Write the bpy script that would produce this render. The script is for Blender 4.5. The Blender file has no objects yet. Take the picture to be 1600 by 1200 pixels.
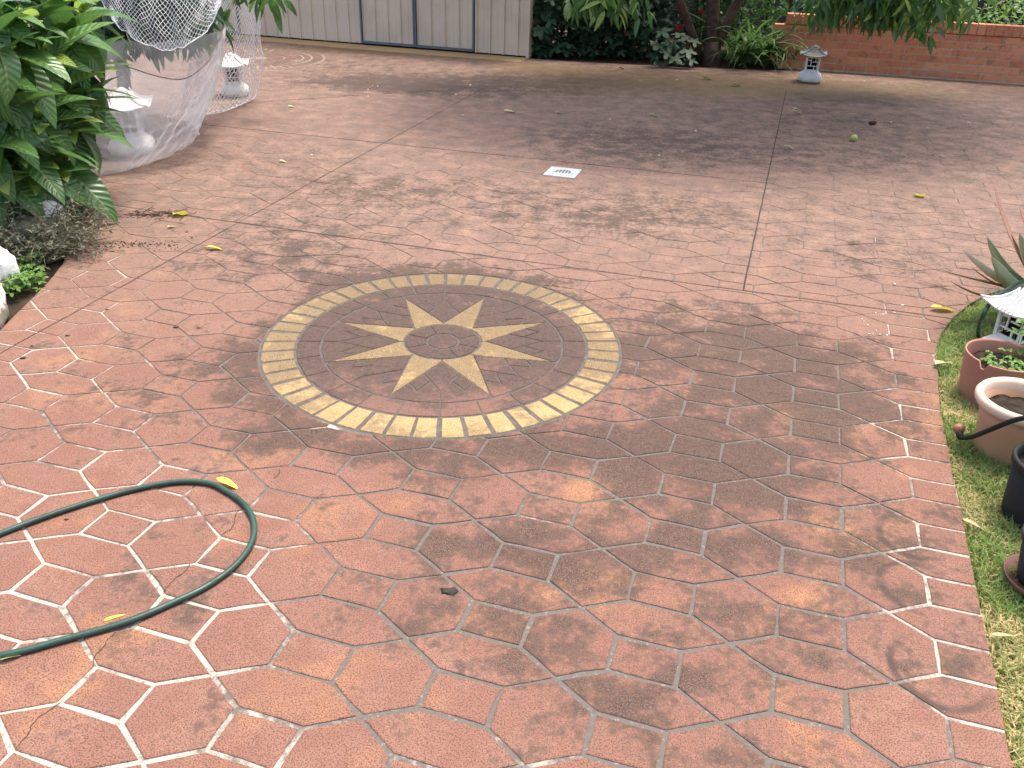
import bpy, bmesh, math, random
from mathutils import Vector, Matrix, noise as mnoise
random.seed(7)
R = math.radians
S = bpy.context.scene
COL = S.collection

# ------------------------------------------------------------------ camera
AX = ((0.999567, 0.014537, 0.025584), (0.029426, -0.493821, -0.869065), (0.0, 0.869442, -0.494035))
CAMZ, FPX = 1.61, 1319.87
cam_d = bpy.data.cameras.new('camera'); cam = bpy.data.objects.new('camera', cam_d); COL.objects.link(cam)
rt, up, bk = Vector(AX[0]), -Vector(AX[1]), -Vector(AX[2])
m = Matrix((rt, up, bk)).transposed().to_4x4(); m.translation = (0, 0, CAMZ)
cam.matrix_world = m
cam_d.sensor_width = 36; cam_d.lens = 36 * FPX / 1600
cam_d.clip_start = 0.05; cam_d.clip_end = 300
S.camera = cam

# ------------------------------------------------------------------ sky, sun, exposure
SUN_EL, SUN_AZ = 72, 40            # azimuth measured from +Y towards +X: far right, behind the garden
w = bpy.data.worlds.new('World'); S.world = w; w.use_nodes = True
nt = w.node_tree; bg = nt.nodes['Background']
sky = nt.nodes.new('ShaderNodeTexSky'); sky.sky_type = 'NISHITA'; sky.sun_disc = False
sky.sun_elevation = R(SUN_EL); sky.sun_rotation = R(SUN_AZ); sky.air_density = 1.0; sky.dust_density = 5.0; sky.ozone_density = 0.1
nt.links.new(sky.outputs[0], bg.inputs[0]); bg.inputs[1].default_value = 0.15
sd = bpy.data.lights.new('sun', 'SUN'); sd.energy = 1.5; sd.angle = R(12); sd.color = (1.0, 0.94, 0.84)
sun = bpy.data.objects.new('sun', sd); COL.objects.link(sun)
dirv = Vector((math.sin(R(SUN_AZ)) * math.cos(R(SUN_EL)), math.cos(R(SUN_AZ)) * math.cos(R(SUN_EL)), math.sin(R(SUN_EL))))
sun.rotation_euler = dirv.to_track_quat('Z', 'Y').to_euler(); sun.location = dirv * 20
S.render.engine = 'CYCLES'
S.view_settings.view_transform = 'Standard'; S.view_settings.look = 'None'
S.view_settings.exposure = 1.36; S.view_settings.gamma = 1
S.cycles.max_bounces = 6; S.cycles.diffuse_bounces = 3; S.cycles.glossy_bounces = 2; S.cycles.transmission_bounces = 3; S.cycles.transparent_max_bounces = 12
S.cycles.caustics_reflective = False; S.cycles.caustics_refractive = False; S.cycles.use_denoising = True

# ------------------------------------------------------------------ helpers
def ray(px, py):
    x, y = (px - 800) / FPX, (py - 600) / FPX
    return Vector(AX[0]) * x + Vector(AX[1]) * y + Vector(AX[2])
def at(px, py, Y):                  # a point of the place at depth Y
    d = ray(px, py); return Vector((0, 0, CAMZ)) + d * (Y / d.y)
def gr(px, py, z=0.0):              # a point of the ground
    d = ray(px, py); return Vector((0, 0, CAMZ)) + d * ((z - CAMZ) / d.z)

def tag(o, label=None, cat=None, group=None, kind=None):
    if label: o['label'] = label
    if cat: o['category'] = cat
    if group: o['group'] = group
    if kind: o['kind'] = kind
    return o
def empty(name, loc, rz=0, label=None, cat=None, group=None):
    o = bpy.data.objects.new(name, None); COL.objects.link(o); o.location = loc; o.rotation_euler = (0, 0, rz)
    o.empty_display_size = 0.1
    return tag(o, label, cat, group)
def link(name, me, mat, parent=None, loc=None, rot=None):
    o = bpy.data.objects.new(name, me); COL.objects.link(o)
    if mat and not me.materials: me.materials.append(mat)
    if parent: o.parent = parent
    if loc is not None: o.location = loc
    if rot is not None: o.rotation_euler = rot
    return o
def sst(x, a, b):
    t = max(0, min(1, (x - a) / (b - a))); return t * t * (3 - 2 * t)
def fieldval(blobs, x, y):
    a = mnoise.noise(Vector((x * 2.2, y * 2.2, 0))) * .16 + mnoise.noise(Vector((x * 6, y * 6, 4))) * .05; b = mnoise.noise(Vector((x * 2.2, y * 2.2, 9))) * .16 + mnoise.noise(Vector((x * 6, y * 6, 13))) * .05
    x += a; y += b
    return sum(w_ * (1 - sst(math.hypot((x - cx) / rx, (y - cy) / ry), .25, 1)) for cx, cy, rx, ry, w_ in blobs if abs(x - cx) < rx and abs(y - cy) < ry)
def stain(me, ox=0.0, oy=0.0, rot=0.0, tones=None):     # mildew and algae weights of a paving mesh
    c, s_ = math.cos(rot), math.sin(rot)
    T = me.attributes.new('tone', 'FLOAT', 'POINT'); T.data.foreach_set('value', tones if tones else [random.random()] * len(me.vertices))
    A = me.attributes.new('mould', 'FLOAT', 'POINT'); B = me.attributes.new('algae', 'FLOAT', 'POINT')
    P = [(ox + v.co.x * c - v.co.y * s_, oy + v.co.x * s_ + v.co.y * c) for v in me.vertices]
    A.data.foreach_set('value', [min(1.0, fieldval(MOULD, *p)) for p in P]); B.data.foreach_set('value', [fieldval(ALGAE, *p) for p in P])
class MB:
    def __init__(s): s.v = []; s.f = []; s.uv = []
    def add(s, vs, fs, uvs=None):
        b = len(s.v); s.v += [tuple(q) for q in vs]; s.f += [tuple(i + b for i in q) for q in fs]
        s.uv += uvs if uvs else [(0.5, 0.5)] * len(vs)
    def box(s, c, sz, rz=0, tilt=None):
        M = Matrix.Rotation(rz, 3, 'Z')
        if tilt is not None: M = M @ tilt
        vs = [Vector(c) + M @ Vector((x * sz[0] / 2, y * sz[1] / 2, z * sz[2] / 2)) for x in (-1, 1) for y in (-1, 1) for z in (-1, 1)]
        s.add(vs, [(0, 1, 3, 2), (4, 6, 7, 5), (0, 4, 5, 1), (2, 3, 7, 6), (0, 2, 6, 4), (1, 5, 7, 3)])
    def tube(s, pts, rads, n=8, cap=True):
        pts = [Vector(p) for p in pts]
        if not isinstance(rads, (list, tuple)): rads = [rads] * len(pts)
        b = len(s.v); prev = None
        for i, p in enumerate(pts):
            t = (pts[min(i + 1, len(pts) - 1)] - pts[max(i - 1, 0)]).normalized()
            if prev is None:
                a = t.orthogonal().normalized()
            else:
                a = (prev - t * prev.dot(t))
                a = a.normalized() if a.length > 1e-6 else t.orthogonal().normalized()
            prev = a; c = t.cross(a)
            for k in range(n):
                th = 2 * math.pi * k / n
                s.v.append(tuple(p + (a * math.cos(th) + c * math.sin(th)) * rads[i])); s.uv.append((k / n, i / max(1, len(pts) - 1)))
        for i in range(len(pts) - 1):
            for k in range(n):
                s.f.append((b + i * n + k, b + i * n + (k + 1) % n, b + (i + 1) * n + (k + 1) % n, b + (i + 1) * n + k))
        if cap:
            s.f.append(tuple(b + k for k in range(n))[::-1]); s.f.append(tuple(b + (len(pts) - 1) * n + k for k in range(n)))
    def lathe(s, prof, n=32, c=(0, 0, 0), power=None, wob=0):
        b = len(s.v)
        for r, z in prof:
            for k in range(n):
                th = 2 * math.pi * k / n; rr = r
                if power:
                    rr = r / (abs(math.cos(th)) ** power + abs(math.sin(th)) ** power) ** (1 / power)
                if wob: rr *= 1 + wob * mnoise.noise(Vector((math.cos(th) * 1.5, math.sin(th) * 1.5, z * 6 + c[0] * 9)))
                s.v.append((c[0] + rr * math.cos(th), c[1] + rr * math.sin(th), c[2] + z)); s.uv.append((k / n, z))
        for i in range(len(prof) - 1):
            for k in range(n):
                s.f.append((b + i * n + k, b + i * n + (k + 1) % n, b + (i + 1) * n + (k + 1) % n, b + (i + 1) * n + k))
    def mesh(s, name, smooth=False):
        me = bpy.data.meshes.new(name); me.from_pydata(s.v, [], s.f); 
        uvl = me.uv_layers.new(name='UVMap')
        li = [0] * len(me.loops); me.loops.foreach_get('vertex_index', li)
        fl = []
        for i in li: fl += s.uv[i]
        uvl.data.foreach_set('uv', fl)
        if smooth: me.polygons.foreach_set('use_smooth', [True] * len(me.polygons))
        me.update(); return me
    def build(s, name, mat, parent=None, loc=None, smooth=False, rot=None):
        return link(name, s.mesh(name, smooth), mat, parent, loc, rot)

# ------------------------------------------------------------------ material helpers
class NT:
    def __init__(s, name):
        s.m = bpy.data.materials.new(name); s.m.use_nodes = True; s.t = s.m.node_tree
        s.b = s.t.nodes['Principled BSDF']; s.out = s.t.nodes['Material Output']
    def n(s, typ, **kw):
        o = s.t.nodes.new('ShaderNode' + typ)
        for k, v in kw.items():
            if k.startswith('_'): setattr(o, k[1:], v)
        return o
    def l(s, a, b): s.t.links.new(a, b)
    def inp(s, sock, v):
        if hasattr(v, 'is_output'): s.l(v, sock)
        elif isinstance(v, (tuple, list)) and len(v) == 3 and sock.type == 'RGBA': sock.default_value = (*v, 1)
        else: sock.default_value = v
    def math(s, op, a, b=0.0, c=None, clamp=False):
        o = s.n('Math'); o.operation = op; o.use_clamp = clamp; s.inp(o.inputs[0], a); s.inp(o.inputs[1], b)
        if c is not None: s.inp(o.inputs[2], c)
        return o.outputs[0]
    def vm(s, op, a, b):
        o = s.n('VectorMath'); o.operation = op; s.inp(o.inputs[0], a); s.inp(o.inputs[1], b)
        return o.outputs[1] if op in ('LENGTH', 'DOT_PRODUCT', 'DISTANCE') else o.outputs[0]
    def noise(s, scale, detail=4, rough=0.55, vec=None, dist=0.0):
        o = s.n('TexNoise'); o.inputs['Scale'].default_value = scale; o.inputs['Detail'].default_value = detail
        o.inputs['Roughness'].default_value = rough; o.inputs['Distortion'].default_value = dist
        s.l(vec if vec is not None else s.pos(), o.inputs['Vector']); return o.outputs[0]
    def pos(s):
        if not hasattr(s, '_p'): s._p = s.n('NewGeometry').outputs['Position']
        return s._p
    def obj(s):
        if not hasattr(s, '_o'): s._o = s.n('TexCoord').outputs['Object']
        return s._o
    def uvc(s): return s.n('TexCoord').outputs['UV']
    def mr(s, v, a, b, c=0.0, d=1.0, smooth=True):
        o = s.n('MapRange'); o.interpolation_type = 'SMOOTHSTEP' if smooth else 'LINEAR'
        s.inp(o.inputs[0], v)
        for i, q in zip((1, 2, 3, 4), (a, b, c, d)): s.inp(o.inputs[i], q)
        return o.outputs[0]
    def mix(s, f, a, b, mode='MIX'):
        o = s.n('Mix'); o.data_type = 'RGBA'; o.blend_type = mode
        s.inp(o.inputs[0], f); s.inp(o.inputs[6], a); s.inp(o.inputs[7], b); return o.outputs[2]
    def rnd(s): return s.n('ObjectInfo').outputs['Random']
    def bump(s, h, strength=0.3, dist=0.002, normal=None):
        o = s.n('Bump'); o.inputs['Strength'].default_value = strength; o.inputs['Distance'].default_value = dist
        s.l(h, o.inputs['Height'])
        if normal is not None: s.l(normal, o.inputs['Normal'])
        s.l(o.outputs[0], s.b.inputs['Normal']); return o.outputs[0]
    def set(s, color=None, rough=None, spec=None, **kw):
        if color is not None: s.inp(s.b.inputs['Base Color'], color)
        if rough is not None: s.inp(s.b.inputs['Roughness'], rough)
        if spec is not None: s.b.inputs['Specular IOR Level'].default_value = spec
        return s.m
    def field(s, blobs, vec):
        tot = None
        for (cx, cy, rx, ry, wt) in blobs:
            d = s.vm('MULTIPLY', s.vm('SUBTRACT', vec, (cx, cy, 0)), (1 / rx, 1 / ry, 0))
            v = s.mr(s.vm('LENGTH', d, (0, 0, 0)), 0.25, 1.0, wt, 0.0)
            tot = v if tot is None else s.math('ADD', tot, v)
        return tot

def warp(N, amp, scale):
    o = N.n('TexNoise'); o.inputs['Scale'].default_value = scale; o.inputs['Detail'].default_value = 3
    N.l(N.pos(), o.inputs['Vector'])
    d = N.vm('MULTIPLY', N.vm('SUBTRACT', o.outputs['Color'], (0.5, 0.5, 0.5)), (amp, amp, 0))
    return N.vm('ADD', N.pos(), d)

# mildew on the paving (x, y, rx, ry, weight): patches with a shape of their own
MOULD = [(-0.25, 3.25, .98, .95, .95), (-.35, 3.82, .9, .32, .75), (-.9, 3.5, .35, .4, .5), (-.95, 3.05, .45, .55, .55), (-.80, 2.45, .36, .28, .75), (-.30, 2.33, .55, .24, .75), (.25, 2.42, .45, .28, .6),
         (.30, 1.95, .75, .30, .66), (-.12, 1.9, .42, .26, .38), (-.12, 1.60, .50, .22, .50), (.62, 2.32, .6, .28, .72), (.95, 2.65, .85, .5, .74), (.75, 3.15, .95, .42, .68),
         (1.35, 2.85, .5, .4, .3), (.15, 1.42, .45, .28, .30), (.55, 1.45, .5, .28, .46), (.52, 1.14, .5, .20, .38), (.80, 1.72, .6, .28, .36), (.95, 2.05, .6, .28, .34),
         (-1.25, 4.1, .75, .55, .45), (-1.1, 4.9, 1.0, .9, .30), (.2, 4.75, .9, .55, .32), (-1.9, 5.9, 1.2, .8, .28), (-.6, 5.4, 1.4, .5, .30), (.5, 5.2, 1.2, .6, .22),
         (.9, 3.6, .7, .3, .45), (1.3, 3.3, .7, .35, .45), (1.0, 4.9, .8, .7, .30), (2.0, 4.3, .8, .6, .32), (-1.3, 2.75, .8, .6, .30), (2.3, 5.2, 1.0, .6, .22),
         (1.6, 7.3, 2.6, 2.0, .26), (.9, 6.55, 1.6, 1.1, .30), (4.2, 8.0, 3.0, 2.2, .26), (-.6, 8.9, 1.9, 1.1, .5), (-1.6, 8.75, 1.4, .7, .4), (1.5, 9.8, 5.0, 1.8, .3), (-2.6, 9.8, 2.0, 1.6, .3), (3.0, 6.3, 1.6, .8, .25),
         (-.9, 1.72, .4, .22, .26), (.2, 1.7, .3, .16, .3), (-1.0, 1.55, .5, .4, .12), (.3, .95, .6, .4, .15), (1.15, 1.7, .35, .6, .25)]
ALGAE = [(-1.7, 11.0, 2.6, .62, .8), (1.5, 9.5, 3.0, 1.2, .7), (3.6, 9.2, 2.6, 1.1, .65), (.2, 10.2, .9, .6, .6), (-1.2, 5.3, 1.0, 1.0, .35)]
PALE = [(-1.0, 1.0, .9, .75, 1.0), (-.1, .95, .75, .33, 1.0), (-1.3, 1.9, .55, .7, .85), (-.75, 1.75, .32, .5, .8), (1.25, 1.5, .45, .9, .75), (1.5, 2.4, .4, .9, .7),
        (-2.0, 3.5, .55, 1.0, .95), (-2.2, 5.2, .8, 1.0, .85), (-2.2, 6.3, .9, .7, .8), (1.75, 3.4, .35, .7, .8), (-1.7, 2.7, .7, .6, .6), (2.3, 4.5, 1.0, .8, .4), (-.65, 2.43, .10, .14, .9), (.1, 1.98, .1, .12, .6)]
POTRING = [(gr(1428, 838), .10, (.9, .3)), (gr(1436, 918), .10, (.8, -.5)), (gr(1470, 1050), .115, (.7, .6))]

def paving_material(name, cols, mould_amt=1.0, mould_col=(.043, .037, .031), grain=1.0, rings=True, dust_sheen=.8):
    N = NT(name)
    p = N.pos()
    at_ = N.n('Attribute'); at_.attribute_name = 'mould'; fld = at_.outputs['Fac']
    at2 = N.n('Attribute'); at2.attribute_name = 'algae'
    mid = N.noise(6.5, 3, .7); fin = N.noise(42, 3, .75); spk = N.noise(260, 1, .6)
    c = N.mix(N.mr(mid, .40, .62), cols[0], cols[1])
    oth = N.noise(3.1, 3, .6, vec=N.vm('ADD', p, (7.3, 1.1, 0)))
    c = N.mix(N.mr(oth, .53, .68, 0, .8), c, cols[2])
    c = N.mix(N.mr(oth, .48, .34, 0, .5), c, cols[3])
    at3 = N.n('Attribute'); at3.attribute_name = 'tone'
    c = N.mix(N.mr(at3.outputs['Fac'], 0, 1, 0, .5), c, cols[0])
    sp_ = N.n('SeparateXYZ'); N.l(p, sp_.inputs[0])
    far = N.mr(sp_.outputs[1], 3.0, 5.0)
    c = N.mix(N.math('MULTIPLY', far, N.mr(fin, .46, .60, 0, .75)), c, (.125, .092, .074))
    c = N.mix(N.mr(N.math('ADD', sp_.outputs[1], N.math('MULTIPLY', oth, 2.2)), 3.2, 6.0, .06, N.mr(fin, .42, .62, dust_sheen, dust_sheen * .45)), c, (.27, .182, .140))  # pale dust towards the back; its colour also carries grazing sky sheen
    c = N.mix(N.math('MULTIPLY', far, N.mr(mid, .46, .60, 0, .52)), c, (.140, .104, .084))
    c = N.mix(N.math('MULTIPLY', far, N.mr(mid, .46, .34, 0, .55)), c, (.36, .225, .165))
    a = N.math('ADD', N.math('MULTIPLY', fld, 1.14), N.math('MULTIPLY', N.math('SUBTRACT', mid, .5), N.mr(sp_.outputs[1], 3.2, 6.0, 3.1, 1.5)))
    a = N.math('ADD', a, N.math('MULTIPLY', N.math('SUBTRACT', fin, .5), 1.7))
    a = N.math('ADD', a, N.math('MULTIPLY', N.math('SUBTRACT', spk, .5), 2.0))
    M = N.math('MULTIPLY', N.mr(a, .34, .84), mould_amt)
    mc = N.mix(N.mr(fin, .4, .6), tuple(q * .75 for q in mould_col), tuple(q * 1.45 for q in mould_col))
    c = N.mix(N.math('MULTIPLY', M, N.mr(spk, .50, .64, .94, .45)), c, mc)
    al = N.mr(N.math('ADD', at2.outputs['Fac'], N.math('SUBTRACT', mid, .5)), .25, .9, 0, .75)
    c = N.mix(al, c, (.17, .115, .045))
    if rings:
        wp = warp(N, .03, 9)
        for q, rad, (ux, uy) in POTRING:
            dv = N.vm('MULTIPLY', N.vm('SUBTRACT', wp, tuple(q)), (1, 1, 0)); d = N.vm('LENGTH', dv, (0, 0, 0))
            rg = N.math('SUBTRACT', 1.0, N.mr(N.math('ABSOLUTE', N.math('SUBTRACT', d, rad)), .003, .019))
            sd_ = N.mr(N.vm('DOT_PRODUCT', dv, (-ux, -uy, 0)), -.05, .04)
            c = N.mix(N.math('MULTIPLY', N.math('MULTIPLY', rg, sd_), N.mr(mid, .35, .6, .55, .95)), c, (.06, .043, .034))
    # pitted grain and stray pale spots
    c = N.mix(N.mr(spk, .38, .52, .85 * grain, 0), c, (.075, .045, .035))
    c = N.mix(N.mr(N.noise(150, 0, .5, vec=N.vm('ADD', p, (3, 9, 0))), .74, .82, 0, .28), c, (.34, .24, .19))
    b1 = N.bump(N.math('ADD', N.math('MULTIPLY', spk, .5), N.math('MULTIPLY', fin, 1.6)), .75, .0028)
    N.set(c, N.mr(M, 0, 1, .78, .95), .28)
    return N.m
TER = ((.212, .096, .066), (.275, .140, .098), (.365, .172, .078), (.238, .114, .088))
M_TILE = paving_material('stamped terracotta concrete', TER, rings=False); M_TILER = paving_material('stamped terracotta concrete with pot rings', TER)
M_YEL = paving_material('ochre stamped concrete', ((.40, .275, .115), (.52, .37, .16), (.46, .30, .125), (.53, .39, .19)), .8, (.085, .068, .05), .7, False, .1)
M_RING = paving_material('medallion red concrete', ((.165, .083, .062), (.235, .122, .088), (.25, .125, .075), (.195, .098, .077)), 1.0, (.046, .041, .037), 1.0, False, .2)

N = NT('cement grout')
pw = warp(N, .25, 3.0)
pal = N.math('ADD', N.field(PALE, pw), N.math('MULTIPLY', N.math('SUBTRACT', N.noise(5, 4, .6), .5), 1.6))
pal = N.mr(N.math('ADD', pal, N.math('MULTIPLY', N.math('SUBTRACT', N.noise(34, 3, .7), .5), 1.3)), .30, .80)
fl = N.noise(110, 2, .7)
c = N.mix(pal, (.125, .111, .098), (.41, .36, .305))
c = N.mix(N.mr(fl, .54, .66, 0, .6), c, (.10, .085, .07)); c = N.mix(N.mr(fl, .40, .30, 0, .5), c, (.32, .28, .24))
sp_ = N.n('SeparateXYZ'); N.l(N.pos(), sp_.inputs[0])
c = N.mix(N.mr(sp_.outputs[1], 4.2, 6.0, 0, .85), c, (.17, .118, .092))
N.bump(N.noise(150, 2, .7), .6, .003); M_GROUT = N.set(c, .92, .2)

def simple(name, col, rough=.7, var=.25, scale=20, spec=.3, dark=None, bump=.0, bscale=60):
    N = NT(name)
    d = dark or tuple(q * .55 for q in col)
    c = N.mix(N.mr(N.noise(scale, 4, .6, vec=N.obj()), .35, .65), col, tuple(q * (1 - var) for q in col))
    c = N.mix(N.mr(N.noise(scale * 2.7, 5, .7, vec=N.obj()), .58, .75, 0, .5), c, d)
    if bump: N.bump(N.noise(bscale, 4, .6, vec=N.obj()), bump, .004)
    return N.set(c, rough, spec)

M_JOINT = simple('dark saw cut', (.055, .041, .033), .95, .3, 30)
M_SOIL = simple('garden soil', (.055, .040, .028), .98, .4, 12, .1, (.02, .015, .01), .9, 40)
M_STONE = simple('white painted rock', (.80, .79, .74), .85, .08, 9, .2, (.33, .30, .25), .8, 25)
M_LANW = simple('white cement lantern', (.84, .83, .80), .8, .12, 14, .25, (.42, .41, .38), .35, 70)
M_LANG = simple('weathered grey cement', (.30, .295, .27), .9, .3, 14, .2, (.13, .125, .11), .5, 60)
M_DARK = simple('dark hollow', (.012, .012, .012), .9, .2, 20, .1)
M_BARK = simple('brown bark', (.115, .075, .055), .92, .4, 14, .15, (.05, .035, .028), .9, 35)
M_TWIG = simple('pale twig', (.19, .15, .10), .9, .3, 20, .15)
M_TERRA = simple('terracotta plastic pot', (.42, .195, .135), .55, .12, 8, .4, (.33, .19, .14), .08, 50)
M_BEIGE = simple('beige clay pot', (.52, .30, .175), .6, .14, 5, .35, (.40, .24, .14), .12, 60)
M_BEIGER = simple('pale clay rim', (.68, .50, .38), .6, .1, 9, .35, (.5, .35, .25), .1, 60)
M_BLACK = simple('black plastic', (.018, .018, .018), .6, .3, 10, .25, (.05, .05, .05))
M_BLUE = simple('dark blue plastic', (.022, .026, .034), .55, .2, 10, .25)
M_SAUC = simple('brown saucer plastic', (.16, .075, .055), .5, .2, 12, .45)
M_COPP = simple('brass tap end', (.34, .15, .08), .5, .3, 30, .5)
M_POTSOIL = simple('potting soil', (.045, .035, .028), .98, .5, 30, .1, (.12, .10, .08), 1.0, 90)
M_DRAIN = simple('white drain plastic', (.42, .45, .44), .5, .08, 20, .4, (.6, .62, .56))
M_DRYL = simple('dry straw', (.42, .34, .20), .85, .3, 30, .2)
M_WHITEB = simple('white grit', (.75, .72, .66), .8, .1, 30, .2)
M_DEBRIS = simple('brown debris', (.085, .05, .035), .95, .4, 60, .1)
M_RED = simple('red petal', (.55, .02, .025), .6, .2, 30, .3)
M_FRUIT = simple('green fruit skin', (.36, .42, .10), .4, .2, 18, .45, (.22, .28, .05))

N = NT('green rubber hose'); 
c = N.mix(N.mr(N.noise(9, 4, .6), .4, .65), (.012, .042, .030), (.020, .062, .045))
c = N.mix(N.mr(N.noise(70, 3, .7), .58, .72, 0, .35), c, (.10, .12, .10)); M_HOSE = N.set(c, N.mr(N.noise(30, 3, .6), .3, .7, .38, .6), .5)

def leaf_mat(name, c1, c2, rough=.42, vein=None, ribs=0, trans=.25, spec=.45, tcol=None):
    N = NT(name); uv = N.uvc(); sep = N.n('SeparateXYZ'); N.l(uv, sep.inputs[0])
    u, v = sep.outputs[0], sep.outputs[1]
    r = N.rnd()
    f = N.math('ADD', N.math('MULTIPLY', r, .7), N.math('MULTIPLY', N.noise(3.3, 3, .6), .45), clamp=True)
    c = N.mix(f, c1, c2)
    c = N.mix(N.mr(N.noise(28, 4, .65), .5, .75, 0, .3), c, tuple(q * .5 for q in c1))
    if vein:
        mrib = N.math('SUBTRACT', 1.0, N.mr(N.math('ABSOLUTE', N.math('SUBTRACT', u, .5)), .015, .06))
        c = N.mix(N.math('MULTIPLY', mrib, .75), c, vein)
    if ribs:
        ph = N.math('ADD', N.math('MULTIPLY', v, ribs), N.math('MULTIPLY', N.math('ABSOLUTE', N.math('SUBTRACT', u, .5)), -ribs * .32))
        wv = N.math('SINE', N.math('MULTIPLY', ph, 6.2832))
        if vein: c = N.mix(N.mr(wv, .9, 1.0, 0, .14), c, vein)
        N.bump(wv, .45, .004)
    N.set(c, rough, spec)
    tr = N.n('BsdfTranslucent'); N.inp(tr.inputs[0], tcol if tcol else tuple(min(1, q * 2.2) for q in c2))
    mx = N.n('MixShader'); mx.inputs[0].default_value = trans
    N.l(N.b.outputs[0], mx.inputs[1]); N.l(tr.outputs[0], mx.inputs[2]); N.l(mx.outputs[0], N.out.inputs[0])
    return N.m
M_LOQ = leaf_mat('loquat leaf', (.042, .105, .028), (.09, .195, .044), .30, (.20, .27, .10), 10, .16)
M_LOQY = leaf_mat('young loquat leaf', (.13, .22, .035), (.24, .34, .07), .38, (.36, .42, .16), 11, .28)
M_LOQD = leaf_mat('shaded loquat leaf', (.034, .080, .024), (.055, .120, .032), .4, None, 0, .1)  # loquat leaf darkened in colour for the shade inside the bush
M_MANGO = leaf_mat('hanging tree leaf', (.035, .085, .022), (.075, .165, .035), .4, (.16, .22, .08), 0, .25)
M_MANGOY = leaf_mat('young hanging leaf', (.16, .25, .05), (.26, .36, .08), .42, None, 0, .35)
M_FIG = leaf_mat('fig leaf', (.028, .075, .035), (.055, .12, .05), .5, None, 0, .2)
M_FIGD = leaf_mat('shaded fig and shrub leaf', (.016, .042, .022), (.034, .075, .034), .5, None, 0, .12)  # darkened fig leaf, shade in its colour, for inner foliage and dark shrubs
M_STRAP = leaf_mat('strap leaf', (.035, .085, .02), (.08, .16, .035), .6, None, 0, .25)
M_STRAPD = leaf_mat('dry strap leaf', (.32, .25, .13), (.42, .34, .2), .7, None, 0, .2)
M_GRASS = leaf_mat('lawn grass', (.095, .18, .035), (.185, .275, .07), .5, None, 0, .3)
M_GRASSD = leaf_mat('dry lawn grass', (.36, .29, .13), (.48, .40, .21), .7, None, 0, .3)
M_WEED = leaf_mat('weed leaf', (.07, .16, .025), (.14, .26, .05), .5, None, 0, .3)
M_ALOE = leaf_mat('aloe leaf', (.19, .23, .135), (.28, .32, .195), .42, None, 0, .06)
M_ALOEP = leaf_mat('bleached aloe leaf', (.50, .50, .36), (.62, .60, .45), .5, None, 0, .12)
M_ALOER = leaf_mat('reddish dry aloe leaf', (.24, .12, .075), (.33, .18, .11), .6, None, 0, .1)
M_YLEAF = leaf_mat('fallen yellow leaf', (.62, .55, .03), (.80, .72, .06), .5, (.75, .7, .2), 0, .2)
M_GLEAF = leaf_mat('fallen pale green leaf', (.45, .50, .18), (.62, .64, .30), .5, (.7, .7, .4), 0, .2)
M_SCRUB = leaf_mat('grey green scrub', (.10, .115, .07), (.19, .20, .125), .7, None, 0, .15)

N = NT('clay brick')
tone = N.mix(N.rnd(), (.56, .21, .11), (.72, .31, .175))
c = N.mix(N.mr(N.noise(16, 5, .65), .48, .72, 0, .6), tone, (.22, .095, .065))
c = N.mix(N.mr(N.noise(3.2, 3, .6), .58, .72, 0, .45), c, (.60, .36, .26))
N.bump(N.noise(90, 4, .7), .5, .003); M_BRICK = N.set(c, .88, .2)
M_MORTAR = simple('mortar', (.58, .46, .35), .95, .25, 30, .15, (.2, .16, .12), .5, 80)
N = NT('beige steel sheet')
c = N.mix(N.mr(N.noise(2.2, 4, .6), .4, .65), (.68, .575, .445), (.61, .51, .395))
sp_ = N.n('SeparateXYZ'); N.l(N.pos(), sp_.inputs[0])
c = N.mix(N.mr(N.math('ADD', sp_.outputs[2], N.math('MULTIPLY', N.noise(7, 4, .7), .25)), .17, .05, 0, .65), c, (.30, .22, .13))
c = N.mix(N.mr(N.noise(40, 3, .7), .62, .8, 0, .4), c, (.30, .25, .2)); M_STEEL = N.set(c, .48, .4)
M_BLUEF = simple('blue grey steel frame', (.13, .16, .20), .5, .2, 12, .4, (.22, .18, .14))
N = NT('fine white tulle')
wv = N.noise(2.5, 2, .5)
tp = N.n('BsdfTransparent'); df = N.n('BsdfDiffuse'); df.inputs[0].default_value = (.92, .92, .92, 1)
tl = N.n('BsdfTranslucent'); tl.inputs[0].default_value = (.92, .92, .93, 1)
m1 = N.n('MixShader'); m1.inputs[0].default_value = .4; N.l(df.outputs[0], m1.inputs[1]); N.l(tl.outputs[0], m1.inputs[2])
lw = N.n('LayerWeight'); lw.inputs[0].default_value = .5
m2 = N.n('MixShader'); N.l(N.math('ADD', N.mr(wv, .35, .7, .19, .28), N.mr(lw.outputs['Facing'], .4, .98, 0, .6)), m2.inputs[0])
N.l(tp.outputs[0], m2.inputs[1]); N.l(m1.outputs[0], m2.inputs[2]); N.l(m2.outputs[0], N.out.inputs[0]); M_TULLE = N.m
M_NET = simple('white net cord', (.80, .81, .82), .7, .05, 20, .3, (.65, .66, .67))

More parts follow.
